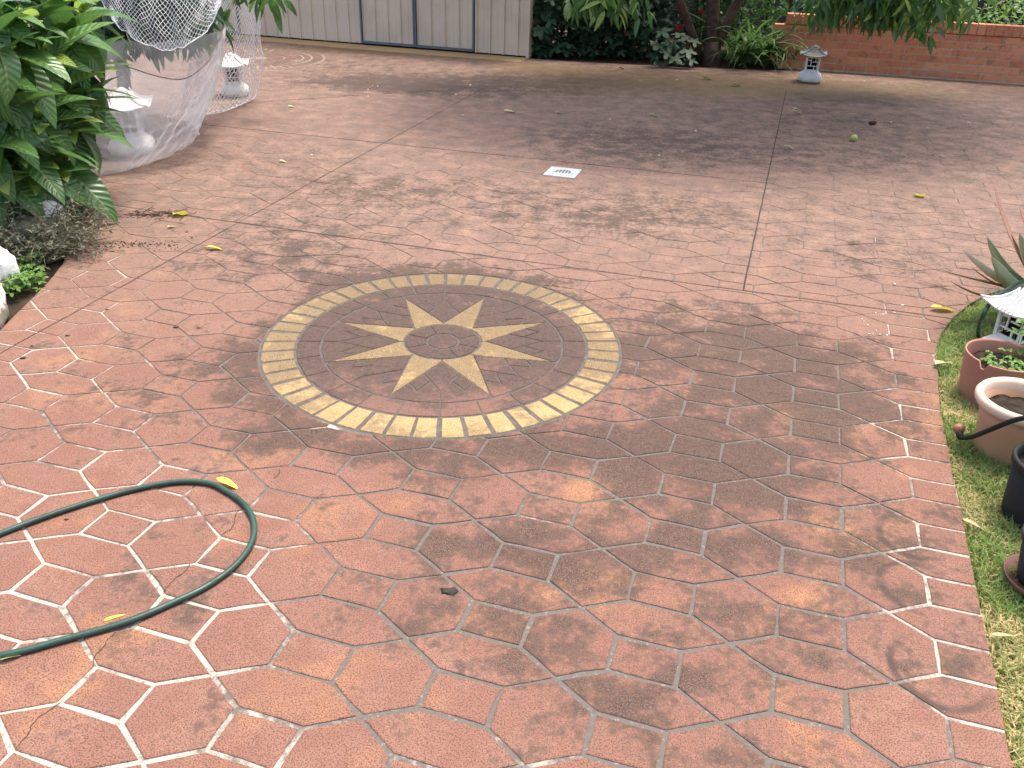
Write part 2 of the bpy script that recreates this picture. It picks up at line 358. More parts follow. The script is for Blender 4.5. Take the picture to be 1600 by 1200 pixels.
# ------------------------------------------------------------------ plan of the place
O0 = Vector((-0.691706, 1.396065)); EI = Vector((0.073904, 0.238827)); EJ = Vector((0.371586, -0.11085))
def lat(i, j): return O0 + EI * i + EJ * j
MC = Vector((-0.297, 3.182)); MR = 0.745; MA = R(3.8)          # the compass medallion
M2 = Vector((-3.02, 10.22))                                     # a second one by the shed
GRASS_EDGE = [(.80, .0), (.98, .75), (1.117, 1.209), (1.157, 1.33), (1.217, 1.509), (1.261, 1.652), (1.315, 1.818), (1.37, 1.986), (1.425, 2.153), (1.479, 2.336),
              (1.532, 2.493), (1.607, 2.725), (1.688, 2.934), (1.758, 3.1), (1.815, 3.26), (1.905, 3.41), (2.035, 3.585), (2.18, 3.74), (2.33, 3.87), (2.6, 4.04), (3.0, 4.22), (3.6, 4.4), (4.6, 4.5)]
BED_EDGE = [(-2.05, .0), (-2.1, 2.0), (-2.13, 3.0), (-2.16, 3.2), (-2.18, 3.42), (-2.21, 3.70), (-2.25, 3.92), (-2.36, 4.25), (-2.44, 4.5), (-2.53, 4.86), (-2.75, 5.35), (-3.1, 5.75), (-3.6, 6.0), (-5.5, 6.6)]
SHED_A, SHED_B = Vector((-5.4, 12.53)), Vector((.085, 10.79))   # foot of the steel wall
WALL_A, WALL_B = Vector((3.05, 10.63)), Vector((7.2, 9.52))     # foot of the brick wall
GRASSP = GRASS_EDGE + [(5.5, 4.3), (5.5, -.5), (.7, -.5)]
BEDP = BED_EDGE + [(-6.5, 6.4), (-6.5, -.5), (-2.0, -.5)]
HEDGE_EDGE = [(.10, 10.76), (.7, 10.62), (1.8, 10.46), (2.6, 10.42), (3.1, 10.44)]
BACKP = [(-6.5, 12.9), tuple(SHED_A), tuple(SHED_B), *HEDGE_EDGE, tuple(WALL_A), tuple(WALL_B), (8.5, 9.2), (8.5, 15), (-6.5, 15)]
DRAINC = Vector((.307, 5.82)); DRA = math.atan2(EJ.y, EJ.x)

def inside(p, Q):
    c = False; n = len(Q); j = n - 1; x, y = p[0], p[1]
    for i in range(n):
        xi, yi = Q[i][0], Q[i][1]; xj, yj = Q[j][0], Q[j][1]
        if (yi > y) != (yj > y) and x < (xj - xi) * (y - yi) / (yj - yi) + xi: c = not c
        j = i
    return c
def seg(a, b, c, d):
    r = b - a; s = d - c; den = r.x * s.y - r.y * s.x
    if abs(den) < 1e-12: return None
    q = c - a; t = (q.x * s.y - q.y * s.x) / den; u = (q.x * r.y - q.y * r.x) / den
    return (t, u) if 0 <= t < 1 and 0 <= u < 1 else None
class Region:
    def __init__(s, pts):
        s.p = [Vector((q[0], q[1])) for q in pts]; s.n = len(s.p)
        s.lo = (min(q.x for q in s.p), min(q.y for q in s.p)); s.hi = (max(q.x for q in s.p), max(q.y for q in s.p))
    def subtract(s, poly):          # what of a small polygon lies outside the region
        if max(q.x for q in poly) < s.lo[0] or min(q.x for q in poly) > s.hi[0] or max(q.y for q in poly) < s.lo[1] or min(q.y for q in poly) > s.hi[1]: return poly
        path = []; n = len(poly)
        for i in range(n):
            a, b = poly[i], poly[(i + 1) % n]
            path.append((a, None)); hits = []
            for k in range(s.n):
                h = seg(a, b, s.p[k], s.p[(k + 1) % s.n])
                if h: hits.append((h[0], k + h[1]))
            for t, par in sorted(hits): path.append((a + (b - a) * t, par))
        if all(q[1] is None for q in path): return None if inside(poly[0], s.p) else poly
        st = next((i for i, q in enumerate(path) if q[1] is None and not inside(q[0], s.p)), None)
        if st is None: return None
        path = path[st:] + path[:st]; out = []; ins = False; ent = None
        for q, par in path:
            if par is None:
                if not ins: out.append(q)
            elif not ins: out.append(q); ins = True; ent = par
            else:
                fw = (par - ent) % s.n; mids = []
                if fw <= s.n / 2:
                    k = math.floor(ent) + 1
                    while (k - ent) % s.n < fw and len(mids) < s.n: mids.append(s.p[k % s.n]); k += 1
                else:
                    bwd = s.n - fw; k = math.floor(ent)
                    while (ent - k) % s.n < bwd and len(mids) < s.n: mids.append(s.p[k % s.n]); k -= 1
                out += mids; out.append(q); ins = False
        return out if len(out) > 2 else None
def circle(c, r, n=96): return [(c.x + r * math.cos(2 * math.pi * k / n), c.y + r * math.sin(2 * math.pi * k / n)) for k in range(n)]
def area(p): return .5 * sum(p[i].x * p[(i + 1) % len(p)].y - p[(i + 1) % len(p)].x * p[i].y for i in range(len(p)))
def offset(poly, d):
    n = len(poly); out = []
    for i in range(n):
        a, b, c = poly[i - 1], poly[i], poly[(i + 1) % n]
        e1, e2 = (b - a), (c - b)
        if e1.length < 1e-6 or e2.length < 1e-6: continue
        n1 = Vector((-e1.y, e1.x)).normalized(); n2 = Vector((-e2.y, e2.x)).normalized()
        mm = n1 + n2; 
        if mm.length < .2: mm = n1
        mm.normalize(); k = min(2.0, 1 / max(.35, mm.dot(n1)))
        out.append(b + mm * d * k)
    return out
def halfplane(poly, p, nrm):        # keep the side nrm points to
    out = []; n = len(poly)
    for i in range(n):
        a, b = poly[i], poly[(i + 1) % n]; da, db = (a - p).dot(nrm), (b - p).dot(nrm)
        if da >= 0: out.append(a)
        if (da >= 0) != (db >= 0): out.append(a + (b - a) * (da / (da - db)))
    return out if len(out) > 2 else None
def clean(p, eps=.002):
    out = []
    for q in p:
        if not out or (q - out[-1]).length > eps: out.append(q)
    while len(out) > 2 and (out[0] - out[-1]).length < eps: out.pop()
    return out
def piece(mb, poly, c=Vector((0, 0)), z=0.0, bev=.004, drop=.003, depth=.014, jit=0.0):
    if area(poly) < 0: poly = poly[::-1]
    q = offset(poly, bev); n = len(poly)
    if len(q) != n or area(q) <= 0: q = [a * .9 + (sum(poly, Vector((0, 0))) / n) * .1 for a in poly]
    vs = [(a.x - c.x, a.y - c.y, z + random.uniform(-jit, jit)) for a in q] + [(a.x - c.x, a.y - c.y, z - drop) for a in poly] + [(a.x - c.x, a.y - c.y, z - depth) for a in poly]
    m_ = sum(q, Vector((0, 0))) / n
    if all((q[i] - m_).x * (q[(i + 1) % n] - m_).y - (q[i] - m_).y * (q[(i + 1) % n] - m_).x > 1e-7 for i in range(n)):
        vs.append((m_.x - c.x, m_.y - c.y, z + .0008)); fs = [(i, (i + 1) % n, 3 * n) for i in range(n)]
    else: fs = [tuple(range(n))]
    for i in range(n):
        j = (i + 1) % n
        fs += [(i, n + i, n + j, j), (n + i, 2 * n + i, 2 * n + j, n + j)]
    mb.add(vs, fs); mb.tones = getattr(mb, 'tones', [])
    mb.tones.extend([random.random()] * len(vs))

# ------------------------------------------------------------------ ground, driveway
mb = MB(); n = 24
mb.add([(-60, -60, -.09), (60, -60, -.09), (60, 60, -.09), (-60, 60, -.09)], [(0, 1, 2, 3)])
tag(mb.build('ground', M_SOIL), kind='structure')

def flat(name, outline, z, thick, mat, parent=None, kind=None):
    bm = bmesh.new(); vs = [bm.verts.new((q[0], q[1], z)) for q in outline]; f = bm.faces.new(vs)
    if f.normal.z < 0: f.normal_flip()
    f.normal_update()
    if f.normal.z < 0: bmesh.ops.reverse_faces(bm, faces=[f])
    r = bmesh.ops.extrude_face_region(bm, geom=[f]); 
    vv = [e for e in r['geom'] if isinstance(e, bmesh.types.BMVert)]
    bmesh.ops.translate(bm, verts=vv, vec=(0, 0, -thick))
    bmesh.ops.triangulate(bm, faces=[q for q in bm.faces if len(q.verts) > 4])
    bmesh.ops.recalc_face_normals(bm, faces=bm.faces)
    me = bpy.data.meshes.new(name); bm.to_mesh(me); bm.free()
    o = link(name, me, mat, parent)
    if kind: tag(o, kind=kind)
    return o
slab = [(q[0] * 1, q[1]) for q in GRASS_EDGE] + [(8.0, 4.6), (8.0, 9.32), tuple(WALL_B), tuple(WALL_A)] + [(x, y + .0) for x, y in HEDGE_EDGE[::-1]] + [tuple(SHED_B), tuple(SHED_A), (-6.4, 12.6), (-6.4, 6.7)] + BED_EDGE[::-1]
driveway = flat('driveway', slab, -.0034, .10, M_GROUT, kind='structure')

JOINTS = [((-2.117, 4.746), (2.2, 3.515), .0058), ((-2.05, 2.95), (-.10, 9.75), .0038), ((-2.3, 6.85), (1.70, 5.715), .0065), ((1.115, 3.83), (2.75, 9.15), .0038),
          ((-3.0, 7.50), (-.55, 8.78), .0060), ((1.70, 5.72), (2.75, 4.62), .0018)]
JN = []
for a, b, wd in JOINTS:
    a, b = Vector(a), Vector(b); d = (b - a).normalized(); JN.append((a, b, d, Vector((-d.y, d.x)), wd))
regs = [Region(GRASSP), Region(BEDP), Region(BACKP), Region(circle(MC, MR + .009)), Region(circle(M2, .76, 48))]
ca, sa = math.cos(DRA), math.sin(DRA)
regs.append(Region([(DRAINC.x + x * ca - y * sa, DRAINC.y + x * sa + y * ca) for x, y in ((-.118, -.118), (.118, -.118), (.118, .118), (-.118, .118))]))
GW = .0062
full = {}
def cell_polys(i, j):
    si, sj = .235, .215
    ra, rb = .5 - si, .5 + si; ca_, cb_ = .5 - sj, .5 + sj
    yield 'rectangle_tile', [lat(i + ra, j + ca_), lat(i + ra, j + cb_), lat(i + rb, j + cb_), lat(i + rb, j + ca_)]
    # hexagon with tips (i,j) and (i+1,j); the other with tips (i,j) and (i,j+1)
    yield 'hexagon_tile', [lat(i, j), lat(i + ra, j + ca_), lat(i + rb, j + ca_), lat(i + 1, j), lat(i + rb, j - ca_), lat(i + ra, j - ca_)]
    yield 'hexagon_tile', [lat(i, j), lat(i + ra, j + ca_), lat(i + ra, j + cb_), lat(i, j + 1), lat(i - ra, j + cb_), lat(i - ra, j + ca_)]
def in_view(p):
    v = Vector((p.x, p.y, -CAMZ)); x, y, z = (Vector(AX[k]).dot(v) for k in range(3))
    if z < .2: return False
    return -60 < 800 + FPX * x / z < 1660 and -30 < 600 + FPX * y / z < 1290
def wobble(p, k):
    out = []
    for i, a in enumerate(p):
        b = p[(i + 1) % len(p)]; L = (b - a).length; m = k if L > .06 else 1
        for t in range(m):
            q = a.lerp(b, t / m)
            if L > .03: q = q + Vector((random.gauss(0, 1), random.gauss(0, 1))) * .0011
            out.append(q)
    return out
tiles = []
for i in range(-12, 50):
    for j in range(-26, 22):
        c0 = lat(i + .5, j + .5)
        if not (-6.3 < c0.x < 7.5 and .2 < c0.y < 12.6): continue
        for kind, poly in cell_polys(i, j):
            poly = [q + Vector((random.uniform(-1, 1), random.uniform(-1, 1))) * .0022 for q in poly]
            if area(poly) < 0: poly = poly[::-1]
            gwid = (.0064 - .0020 * sst(c0.y, 1.2, 2.6) - .0022 * sst(c0.y, 2.6, 4.4) - .0015 * sst(c0.y, 4.4, 6.5)) * random.uniform(.8, 1.2)
            ps = [offset(poly, gwid)]
            for a, b, d, nn, wd in JN:
                nx = []
                for q in ps:
                    t = [(v - a).dot(d) for v in q]
                    if max(t) < 0 or min(t) > (b - a).length: nx.append(q); continue
                    for sgn in (1, -1):
                        h = halfplane(q, a + nn * wd * sgn, nn * sgn)
                        if h: nx.append(h)
                ps = nx
            for q in ps:
                for rg in regs:
                    q = rg.subtract(q)
                    if not q: break
                if not q: continue
                q = clean(q)
                if len(q) < 3 or abs(area(q)) < .0005: continue
                cc = sum(q, Vector((0, 0))) / len(q)
                tiles.append((cc.length, kind, q, cc, in_view(cc)))
tiles.sort(key=lambda t: t[0])
count = {'hexagon_tile': 0, 'rectangle_tile': 0}; rest = MB()
for dist, kind, q, cc, vis in tiles:
    if vis and count[kind] < 300:
        count[kind] += 1
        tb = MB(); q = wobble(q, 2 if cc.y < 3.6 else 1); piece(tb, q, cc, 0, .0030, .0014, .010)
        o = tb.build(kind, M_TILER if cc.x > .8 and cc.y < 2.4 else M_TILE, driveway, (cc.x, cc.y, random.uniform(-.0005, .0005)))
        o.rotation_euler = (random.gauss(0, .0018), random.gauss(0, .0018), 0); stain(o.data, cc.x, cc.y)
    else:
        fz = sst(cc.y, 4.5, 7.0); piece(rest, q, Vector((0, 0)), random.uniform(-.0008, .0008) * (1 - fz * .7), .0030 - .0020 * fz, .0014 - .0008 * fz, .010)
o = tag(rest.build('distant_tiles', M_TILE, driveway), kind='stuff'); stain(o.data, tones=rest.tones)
# the saw cuts
for a, b, d, nn, wd in JN:
    jb = MB(); k = max(3, int((b - a).length / .08)); vs = []; fs = []
    for s in range(k + 1):
        p = a + (b - a) * (s / k)
        for sg in (-1, 1):
            q = p + nn * (wd * 1.05 * sg); vs.append((q.x, q.y, -.0026))
        if s: fs.append((2 * s - 2, 2 * s - 1, 2 * s + 1, 2 * s))
    jb.add(vs, fs); jb.build('control_joint', M_JOINT, driveway)
# hairline cracks
CR = [[(374, 797), (368, 803), (367, 812), (365, 821), (359, 828), (348, 835)], [(296, 882), (293, 890), (289, 894), (284, 898), (276, 902), (268, 910), (262, 917), (255, 926)],
      [(180, 988), (172, 998), (166, 1000), (165, 1007), (156, 1017), (147, 1026), (146, 1040)], [(94, 1099), (75, 1112), (60, 1122), (49, 1135), (46, 1145), (37, 1156), (24, 1170)],
      [(487, 672), (488, 676), (484, 681)], [(437, 733), (437, 740), (428, 748)]]
for pl in CR:
    pts = [gr(*p) for p in pl]; fine = []
    for a, b in zip(pts, pts[1:]):
        for k in range(4): fine.append(a.lerp(b, k / 4) + Vector((random.uniform(-1, 1), random.uniform(-1, 1), 0)) * .0016)
    fine.append(pts[-1]); vs = []; fs = []
    for i, p in enumerate(fine):
        t = fine[min(i + 1, len(fine) - 1)] - fine[max(i - 1, 0)]; nn = Vector((-t.y, t.x, 0)).normalized(); h = random.uniform(.0006, .0016)
        vs += [(p.x + nn.x * h, p.y + nn.y * h, .0016), (p.x - nn.x * h, p.y - nn.y * h, .0016)]
        if i: fs.append((2 * i - 2, 2 * i - 1, 2 * i + 1, 2 * i))
    jb = MB(); jb.add(vs, fs); jb.build('hairline_crack', M_JOINT, driveway)
# the plain strip of concrete along the shed
N = NT('algae stained concrete')
c = N.mix(N.mr(N.noise(3, 4, .6), .35, .65), (.42, .27, .10), (.33, .24, .13))
c = N.mix(N.mr(N.noise(14, 5, .7), .5, .75, 0, .7), c, (.19, .14, .10)); N.bump(N.noise(60, 4, .7), .5, .003); M_APRON = N.set(c, .92, .2)
dsh = (SHED_B - SHED_A).normalized(); nsh = Vector((dsh.y, -dsh.x))
ap = []
for k in range(25):
    q = SHED_A + (SHED_B - SHED_A) * (k / 24) + nsh * (.36 + .06 * mnoise.noise(Vector((k * .5, 3, 0)))); ap.append((q.x, q.y))
flat('concrete_apron', [tuple(SHED_B + nsh * .004), tuple(SHED_A + nsh * .004)] + ap, .004, .012, M_APRON, kind='structure')

# ------------------------------------------------------------------ compass medallion
def pol(r, a, c=Vector((0, 0))): return Vector((c.x + r * math.cos(a), c.y + r * math.sin(a)))
def arcp(r, a, b, n): return [pol(r, a + (b - a) * k / n) for k in range(n + 1)]
medal = empty('compass_medallion', (MC.x, MC.y, 0), MA, 'round compass star medallion with yellow brick ring inlaid in the paving', 'medallion')
bs = MB(); bs.lathe([(.0001, -.0030), (MR + .004, -.0030), (MR + .004, -.02)], 96); bs.build('bed', simple('grimy medallion cement', (.115, .102, .09), .93, .3, 30, .2, (.30, .27, .235)), medal)
gp = .0024
def mpiece(name, poly, mat, z=0.0, off=gp):
    p = clean(offset(poly if area(poly) > 0 else poly[::-1], off))
    c = sum(p, Vector((0, 0))) / len(p); b = MB(); p = wobble(p, 2); piece(b, p, c, 0, .0025, .0016, .012)
    o = b.build(name, mat, medal, (c.x, c.y, z + random.uniform(-.0006, .0006))); o.rotation_euler = (random.gauss(0, .003), random.gauss(0, .003), 0)
    w_ = pol(c.length, math.atan2(c.y, c.x) + MA, MC); stain(o.data, w_.x, w_.y, MA); return o
for k in range(48):
    a, b = 2 * math.pi * k / 48, 2 * math.pi * (k + 1) / 48; ja, jb_ = random.uniform(-.004, .004), random.uniform(-.004, .004)
    o = mpiece('ring_block', arcp(MR - .004, a + ja + .0095, b + jb_ - .0095, 3) + arcp(.611, b + jb_ - .0095, a + ja + .0095, 3), M_YEL, 0, .0012)
o['label'] = 'yellow block of the outer ring'
for k in range(24):
    a, b = 2 * math.pi * k / 24, 2 * math.pi * (k + 1) / 24
    mpiece('inner_ring_block', arcp(.603, a, b, 4) + arcp(.507, b, a, 4), M_RING)
T8 = math.pi / 4
for k in range(8):
    a0 = k * T8; tip = pol(.482, a0 + T8 / 2); n0, n1 = pol(.180, a0), pol(.180, a0 + T8)
    mpiece('star_point', [n0, tip, n1] + arcp(.163, a0 + T8, a0, 5), M_YEL)
    # slate fill in the bay centred on a0, between two star tips
    tl, tr_ = pol(.482, a0 - T8 / 2), pol(.482, a0 + T8 / 2); nn = pol(.180, a0)
    s1, s2 = nn.lerp(tl, .38), nn.lerp(tr_, .38); far = pol(.425, a0)
    q1, q2 = nn.lerp(tl, .66), nn.lerp(tr_, .66)
    d1, d2 = q1 + (far - s1) * .52, q2 + (far - s2) * .52
    e1, e2 = s1 + (far - s1) * .42, s2 + (far - s2) * .42
    mpiece('fill_stone', [nn, s1, far, s2], M_RING)
    mpiece('fill_stone', [s1, q1, q1 + (e1 - s1), e1], M_RING); mpiece('fill_stone', [s2, e2, q2 + (e2 - s2), q2], M_RING)
    mpiece('fill_stone', [e1, q1 + (e1 - s1), q1, tl] + arcp(.503, a0 - T8 / 2 + .02, a0, 4) + [far], M_RING)
    mpiece('fill_stone', arcp(.503, a0, a0 + T8 / 2 - .02, 4) + [tr_, q2, q2 + (e2 - s2), e2, far], M_RING)
    mpiece('centre_stone', arcp(.158, a0 + .39, a0 + .39 + T8, 4) + arcp(.070, a0 + .39 + T8, a0 + .39, 4), M_RING)
mpiece('centre_stone', arcp(.066, 0, 2 * math.pi * 23 / 24, 23), M_RING)
# the far medallion: only its rings can be told apart
fb = MB()
M_PALEG = simple('pale worn cement', (.30, .235, .185), .9, .2, 9, .2)
for r0, r1, n in ((.745, .607, 48), (.603, .507, 24), (.503, .30, 16), (.296, .1, 8)):
    for k in range(n):
        a, b = 2 * math.pi * k / n, 2 * math.pi * (k + 1) / n
        p = offset(arcp(r0, a, b, 3) + arcp(r1, b, a, 3), .011 if n > 20 else .005); piece(fb, p, Vector((0, 0)), 0, .003, .003, .012)
o = fb.build('compass_medallion', M_RING, None, (M2.x, M2.y, .001)); stain(o.data, M2.x, M2.y); b = MB(); b.lathe([(.0001, -.003), (.757, -.003)], 64); b.build('bed', M_PALEG, o); tag(o, 'weathered round medallion of concentric rings in front of the steel shed wall', 'medallion')

# ------------------------------------------------------------------ drain
dr = empty('floor_drain', (DRAINC.x, DRAINC.y, 0), DRA, 'square white plastic floor drain with round slotted grate', 'drain')
b = MB(); nn_ = 32; hs = .112
def sqp(t):
    x, y = math.cos(t), math.sin(t); k = hs / max(abs(x), abs(y)); return x * k, y * k
vs = []; fs = []
for k in range(nn_):
    t = 2 * math.pi * k / nn_ + math.pi / 4; x, y = sqp(t)
    vs += [(x, y, -.02), (x, y, .003), (x * .96, y * .96, .0055), (.078 * math.cos(t), .078 * math.sin(t), .001), (.078 * math.cos(t), .078 * math.sin(t), -.03)]
for k in range(nn_):
    a, c_ = 5 * k, 5 * ((k + 1) % nn_)
    for q in range(4): fs.append((a + q, c_ + q, c_ + q + 1, a + q + 1))
b.add(vs, fs); b.build('plate', M_DRAIN, dr)
b = MB(); b.lathe([(.0001, -.024), (.0772, -.024), (.0772, -.0035)], 32); b.build('sump', M_DARK, dr)
b = MB(); b.lathe([(.079, .0), (.079, .003), (.064, .003), (.064, -.006)], 32); b.build('grate_rim', M_DRAIN, dr)
for k in range(6):
    x = -.055 + k * .022; L = 2 * math.sqrt(max(.0001, .066 ** 2 - x * x)); b = MB(); b.box((0, 0, 0), (.0075, L, .006)); b.build('grate_bar', M_DRAIN, dr, (x, 0, -.0005))
b = MB(); b.box((0, 0, 0), (.10, .045, .0055)); b.build('grate_web', M_DRAIN, dr, (0, -.038, -.0006))

# ------------------------------------------------------------------ steel shed wall with gate
shed = empty('steel_shed', (SHED_A.x, SHED_A.y, 0), math.atan2(dsh.y, dsh.x), 'beige ribbed steel shed wall along the back', 'shed')
Lsh = (SHED_B - SHED_A).length; gx0 = (Vector((-2.035, 11.46)) - SHED_A).dot(dsh); gx1 = (Vector((-.575, 11.0)) - SHED_A).dot(dsh)
HSH = 2.1; pitch = .176
def pan(x0, x1, name, par, ribx=.03, y=0.0, z0=.02, z1=HSH):
    b = MB(); prof = [(x0, 0), (x0 + .006, -.022), (x0 + ribx - .006, -.022), (x0 + ribx, 0), (x0 + (x1 - x0) * .42, 0), (x0 + (x1 - x0) * .44, -.004), (x0 + (x1 - x0) * .60, -.004), (x0 + (x1 - x0) * .62, 0), (x1, 0)]
    vs = [(px, y + py, z) for px, py in prof for z in (z0, z1)]
    vs += [(x0, y + .02, z0), (x0, y + .02, z1), (x1, y + .02, z0), (x1, y + .02, z1)]
    fs = [(2 * k, 2 * k + 2, 2 * k + 3, 2 * k + 1) for k in range(len(prof) - 1)]; e = 2 * len(prof)
    fs += [(e, e + 1, e + 3, e + 2)]
    b.add(vs, fs); return b.build(name, M_STEEL, par)
x = 0.0
while x < gx0 - .02: pan(x, min(x + pitch, gx0 - .004), 'wall_panel', shed); x += pitch
x = gx1 + .004
while x < Lsh - .04: pan(x, min(x + pitch, Lsh - .03), 'wall_panel', shed); x += pitch
b = MB(); b.box((Lsh - .012, .03, HSH / 2), (.035, .11, HSH)); b.build('corner_flashing', M_STEEL, shed)
b = MB(); b.box((Lsh / 2, 1.2, HSH + .03), (Lsh + .2, 2.6, .05)); b.build('roof', M_STEEL, shed)
b = MB(); b.box((Lsh - .03, 1.2, HSH / 2), (.03, 2.3, HSH)); b.build('side_wall', M_STEEL, shed)
gm = (gx0 + gx1) / 2 - .02
for a, c_ in ((gx0, gm), (gm, gx1)):
    d = empty('gate_leaf', (0, 0, 0)); d.parent = shed
    k = (c_ - a - .05) / 4
    for q in range(4): pan(a + .025 + q * k, a + .025 + (q + 1) * k, 'leaf_panel', d, .016, .006, .05, HSH - .1)
    b = MB()
    for bx, bw in ((a + .012, .018), (c_ - .012, .018)): b.box((bx, -.012, HSH / 2 - .02), (bw, .04, HSH - .1))
    b.build('leaf_stile', M_BLUEF, d)
    b = MB(); b.box(((a + c_) / 2, -.012, .036), (c_ - a - .045, .036, .02)); b.build('bottom_rail', M_BLUEF, d)
x0d = (gr(398, 50) .to_2d() - SHED_A).dot(dsh)
b = MB(); b.box((x0d - .35, -.03, .035), (.78, .03, .022)); b.box((x0d + .03, -.03, .9), (.022, .03, 1.7)); b.build('side_door_frame', M_BLUEF, shed)

# ------------------------------------------------------------------ brick wall
dw = (WALL_B - WALL_A).normalized(); wl = empty('brick_wall', (WALL_A.x, WALL_A.y, 0), math.atan2(dw.y, dw.x), 'low red brick garden wall with a brick-on-edge cap', 'wall')
Lw = (WALL_B - WALL_A).length; BL, BH, TH = .245, .0785, .11
b = MB(); b.box((Lw / 2, .058, .235), (Lw, .108, .47)); b.build('mortar_core', M_MORTAR, wl)
b = MB(); b.box((Lw / 2, .058, -.01), (Lw, .16, .03)); b.build('footing', M_MORTAR, wl)
def bevel_box(sx, sy, sz, bv, name):
    bm = bmesh.new(); bmesh.ops.create_cube(bm, size=1); bmesh.ops.scale(bm, vec=(sx, sy, sz), verts=bm.verts)
    bmesh.ops.bevel(bm, geom=list(bm.edges), offset=bv, segments=1, affect='EDGES'); me = bpy.data.meshes.new(name); bm.to_mesh(me); bm.free(); return me
BM_ = bevel_box(BL - .010, TH, BH - .010, .003, 'brick'); BC_ = bevel_box(BH + .0, TH + .012, .112, .004, 'cap_brick')
for r in range(6):
    x = (-.5 if r % 2 else 0) * BL
    while x < Lw:
        if x + BL > .05: link('brick', BM_, M_BRICK, wl, (x + BL / 2, TH / 2 + random.uniform(-.002, .002), .008 + BH * (r + .5)))
        x += BL
x = .04
while x < Lw:
    link('cap_brick', BC_, M_BRICK, wl, (x, TH / 2, .008 + BH * 6 + .058)); x += BH + .010
b = MB(); b.box((Lw / 2, TH / 2, .008 + BH * 6 + .045), (Lw, TH - .01, .085)); b.build('cap_mortar', M_MORTAR, wl)

# ------------------------------------------------------------------ leaves
def leaf_strip(L, W, droop, fold=.25, n=6, shape=0.5, twist=0.0):
    vs = []; uv = []; fs = []; x = z = 0; ang = 0
    for i in range(n + 1):
        t = i / n
        wd = W * (math.sin(math.pi * min(1, t ** shape)) ** .85) * .5 + .0015
        if i == n: wd = .001
        vs += [(x, -wd * math.cos(fold), z + wd * math.sin(fold) + math.sin(twist * t) * wd), (x, 0, z), (x, wd * math.cos(fold), z + wd * math.sin(fold) - math.sin(twist * t) * wd)]
        uv += [(0, t), (.5, t), (1, t)]
        ang += droop / n; x += L / n * math.cos(ang); z -= L / n * math.sin(ang)
        if i: b = 3 * i; fs += [(b - 3, b - 2, b + 1, b), (b - 2, b - 1, b + 2, b + 1)]
    return vs, fs, uv
def leaf_mesh(name, *a, **k):
    b = MB(); vs, fs, uv = leaf_strip(*a, **k); b.add(vs, fs, uv); return b.mesh(name, True)
def frame(d, roll=0.0):
    d = Vector(d).normalized(); q = d.to_track_quat('X', 'Z'); return q.to_matrix() @ Matrix.Rotation(roll, 3, 'X')
def add_leaf(mb, p, d, L, W, droop, roll=0, fold=.3, n=3, shape=.6):
    vs, fs, uv = leaf_strip(L, W, droop, fold, n, shape); M = frame(d, roll); p = Vector(p)
    mb.add([p + M @ Vector(v) for v in vs], fs, uv)

# ------------------------------------------------------------------ loquat bush on the left
LB = Vector((-3.02, 4.55, 0))
loq = empty('loquat_bush', LB, 0, 'large loquat bush with long ribbed dark green leaves, left of the paving', 'bush')
LM = [leaf_mesh('loquat_leaf', L, W, dr_, .22, 9, .62, tw) for L, W, dr_, tw in ((.25, .092, .9, .3), (.22, .085, 1.3, -.4), (.28, .10, .7, .2), (.20, .078, .5, -.2))]
LMY = [leaf_mesh('young_loquat_leaf', L, W, dr_, .35, 8, .62, .1) for L, W, dr_ in ((.17, .045, .4), (.21, .06, .7), (.12, .03, .1))]
for me in LM: me.materials.append(M_LOQ)
for me in LMY: me.materials.append(M_LOQY)
random.seed(21)
# rosettes on the visible side of the bush (pixel, depth)
ROS = [(20, 30, 4.3), (75, 40, 4.5), (130, 60, 4.75), (45, 85, 4.25), (100, 95, 4.5), (150, 110, 4.9), (15, 130, 4.1), (70, 140, 4.35), (120, 150, 4.6), (155, 165, 4.85), (30, 185, 4.1), (85, 195, 4.3), (135, 200, 4.55),
       (10, 235, 4.0), (60, 240, 4.15), (108, 235, 4.4), (35, 285, 4.05), (85, 275, 4.25), (125, 262, 4.45), (160, 120, 5.1), (110, 20, 4.9), (55, 5, 4.6), (150, 25, 5.1), (10, 60, 4.0)]
nl = 0
stems = []
for px, py, Y in ROS:
    px -= 26
    c = at(px, py, Y + .12) - LB; out = Vector((.55 + (px - 80) / 200, -.75, .25)).normalized()
    stems.append((Vector((.1, .25, .05)), c)); k = random.randint(8, 11); a0 = random.random() * 6
    for q in range(k):
        a = a0 + q * 2.4; sd_ = out.orthogonal().normalized(); s2_ = out.cross(sd_)
        young = q >= k - 2 - (q % 2)
        sp = random.uniform(.15, .5) if young else random.uniform(.75, 1.35)
        d = out * math.cos(sp) + (sd_ * math.cos(a) + s2_ * math.sin(a)) * math.sin(sp) + Vector((0, 0, .3 if young else .02))
        me = random.choice(LMY) if young else random.choice(LM)
        o = link('leaf', me, None, loq, c + d.normalized() * .015); o.rotation_euler = frame(d, random.uniform(-.5, .5)).to_euler()
        s_ = random.uniform(.95, 1.6); o.scale = (s_, s_ * 1.2, s_); nl += 1
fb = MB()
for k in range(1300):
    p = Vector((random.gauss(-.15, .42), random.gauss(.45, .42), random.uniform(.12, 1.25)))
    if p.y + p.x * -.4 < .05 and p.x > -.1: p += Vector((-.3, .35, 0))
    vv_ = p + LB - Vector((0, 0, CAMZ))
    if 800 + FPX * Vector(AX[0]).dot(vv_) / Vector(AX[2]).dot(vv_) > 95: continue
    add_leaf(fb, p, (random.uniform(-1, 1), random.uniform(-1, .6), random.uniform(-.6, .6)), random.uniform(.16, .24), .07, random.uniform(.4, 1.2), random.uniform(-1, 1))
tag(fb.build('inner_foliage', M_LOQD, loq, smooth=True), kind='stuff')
b = MB()
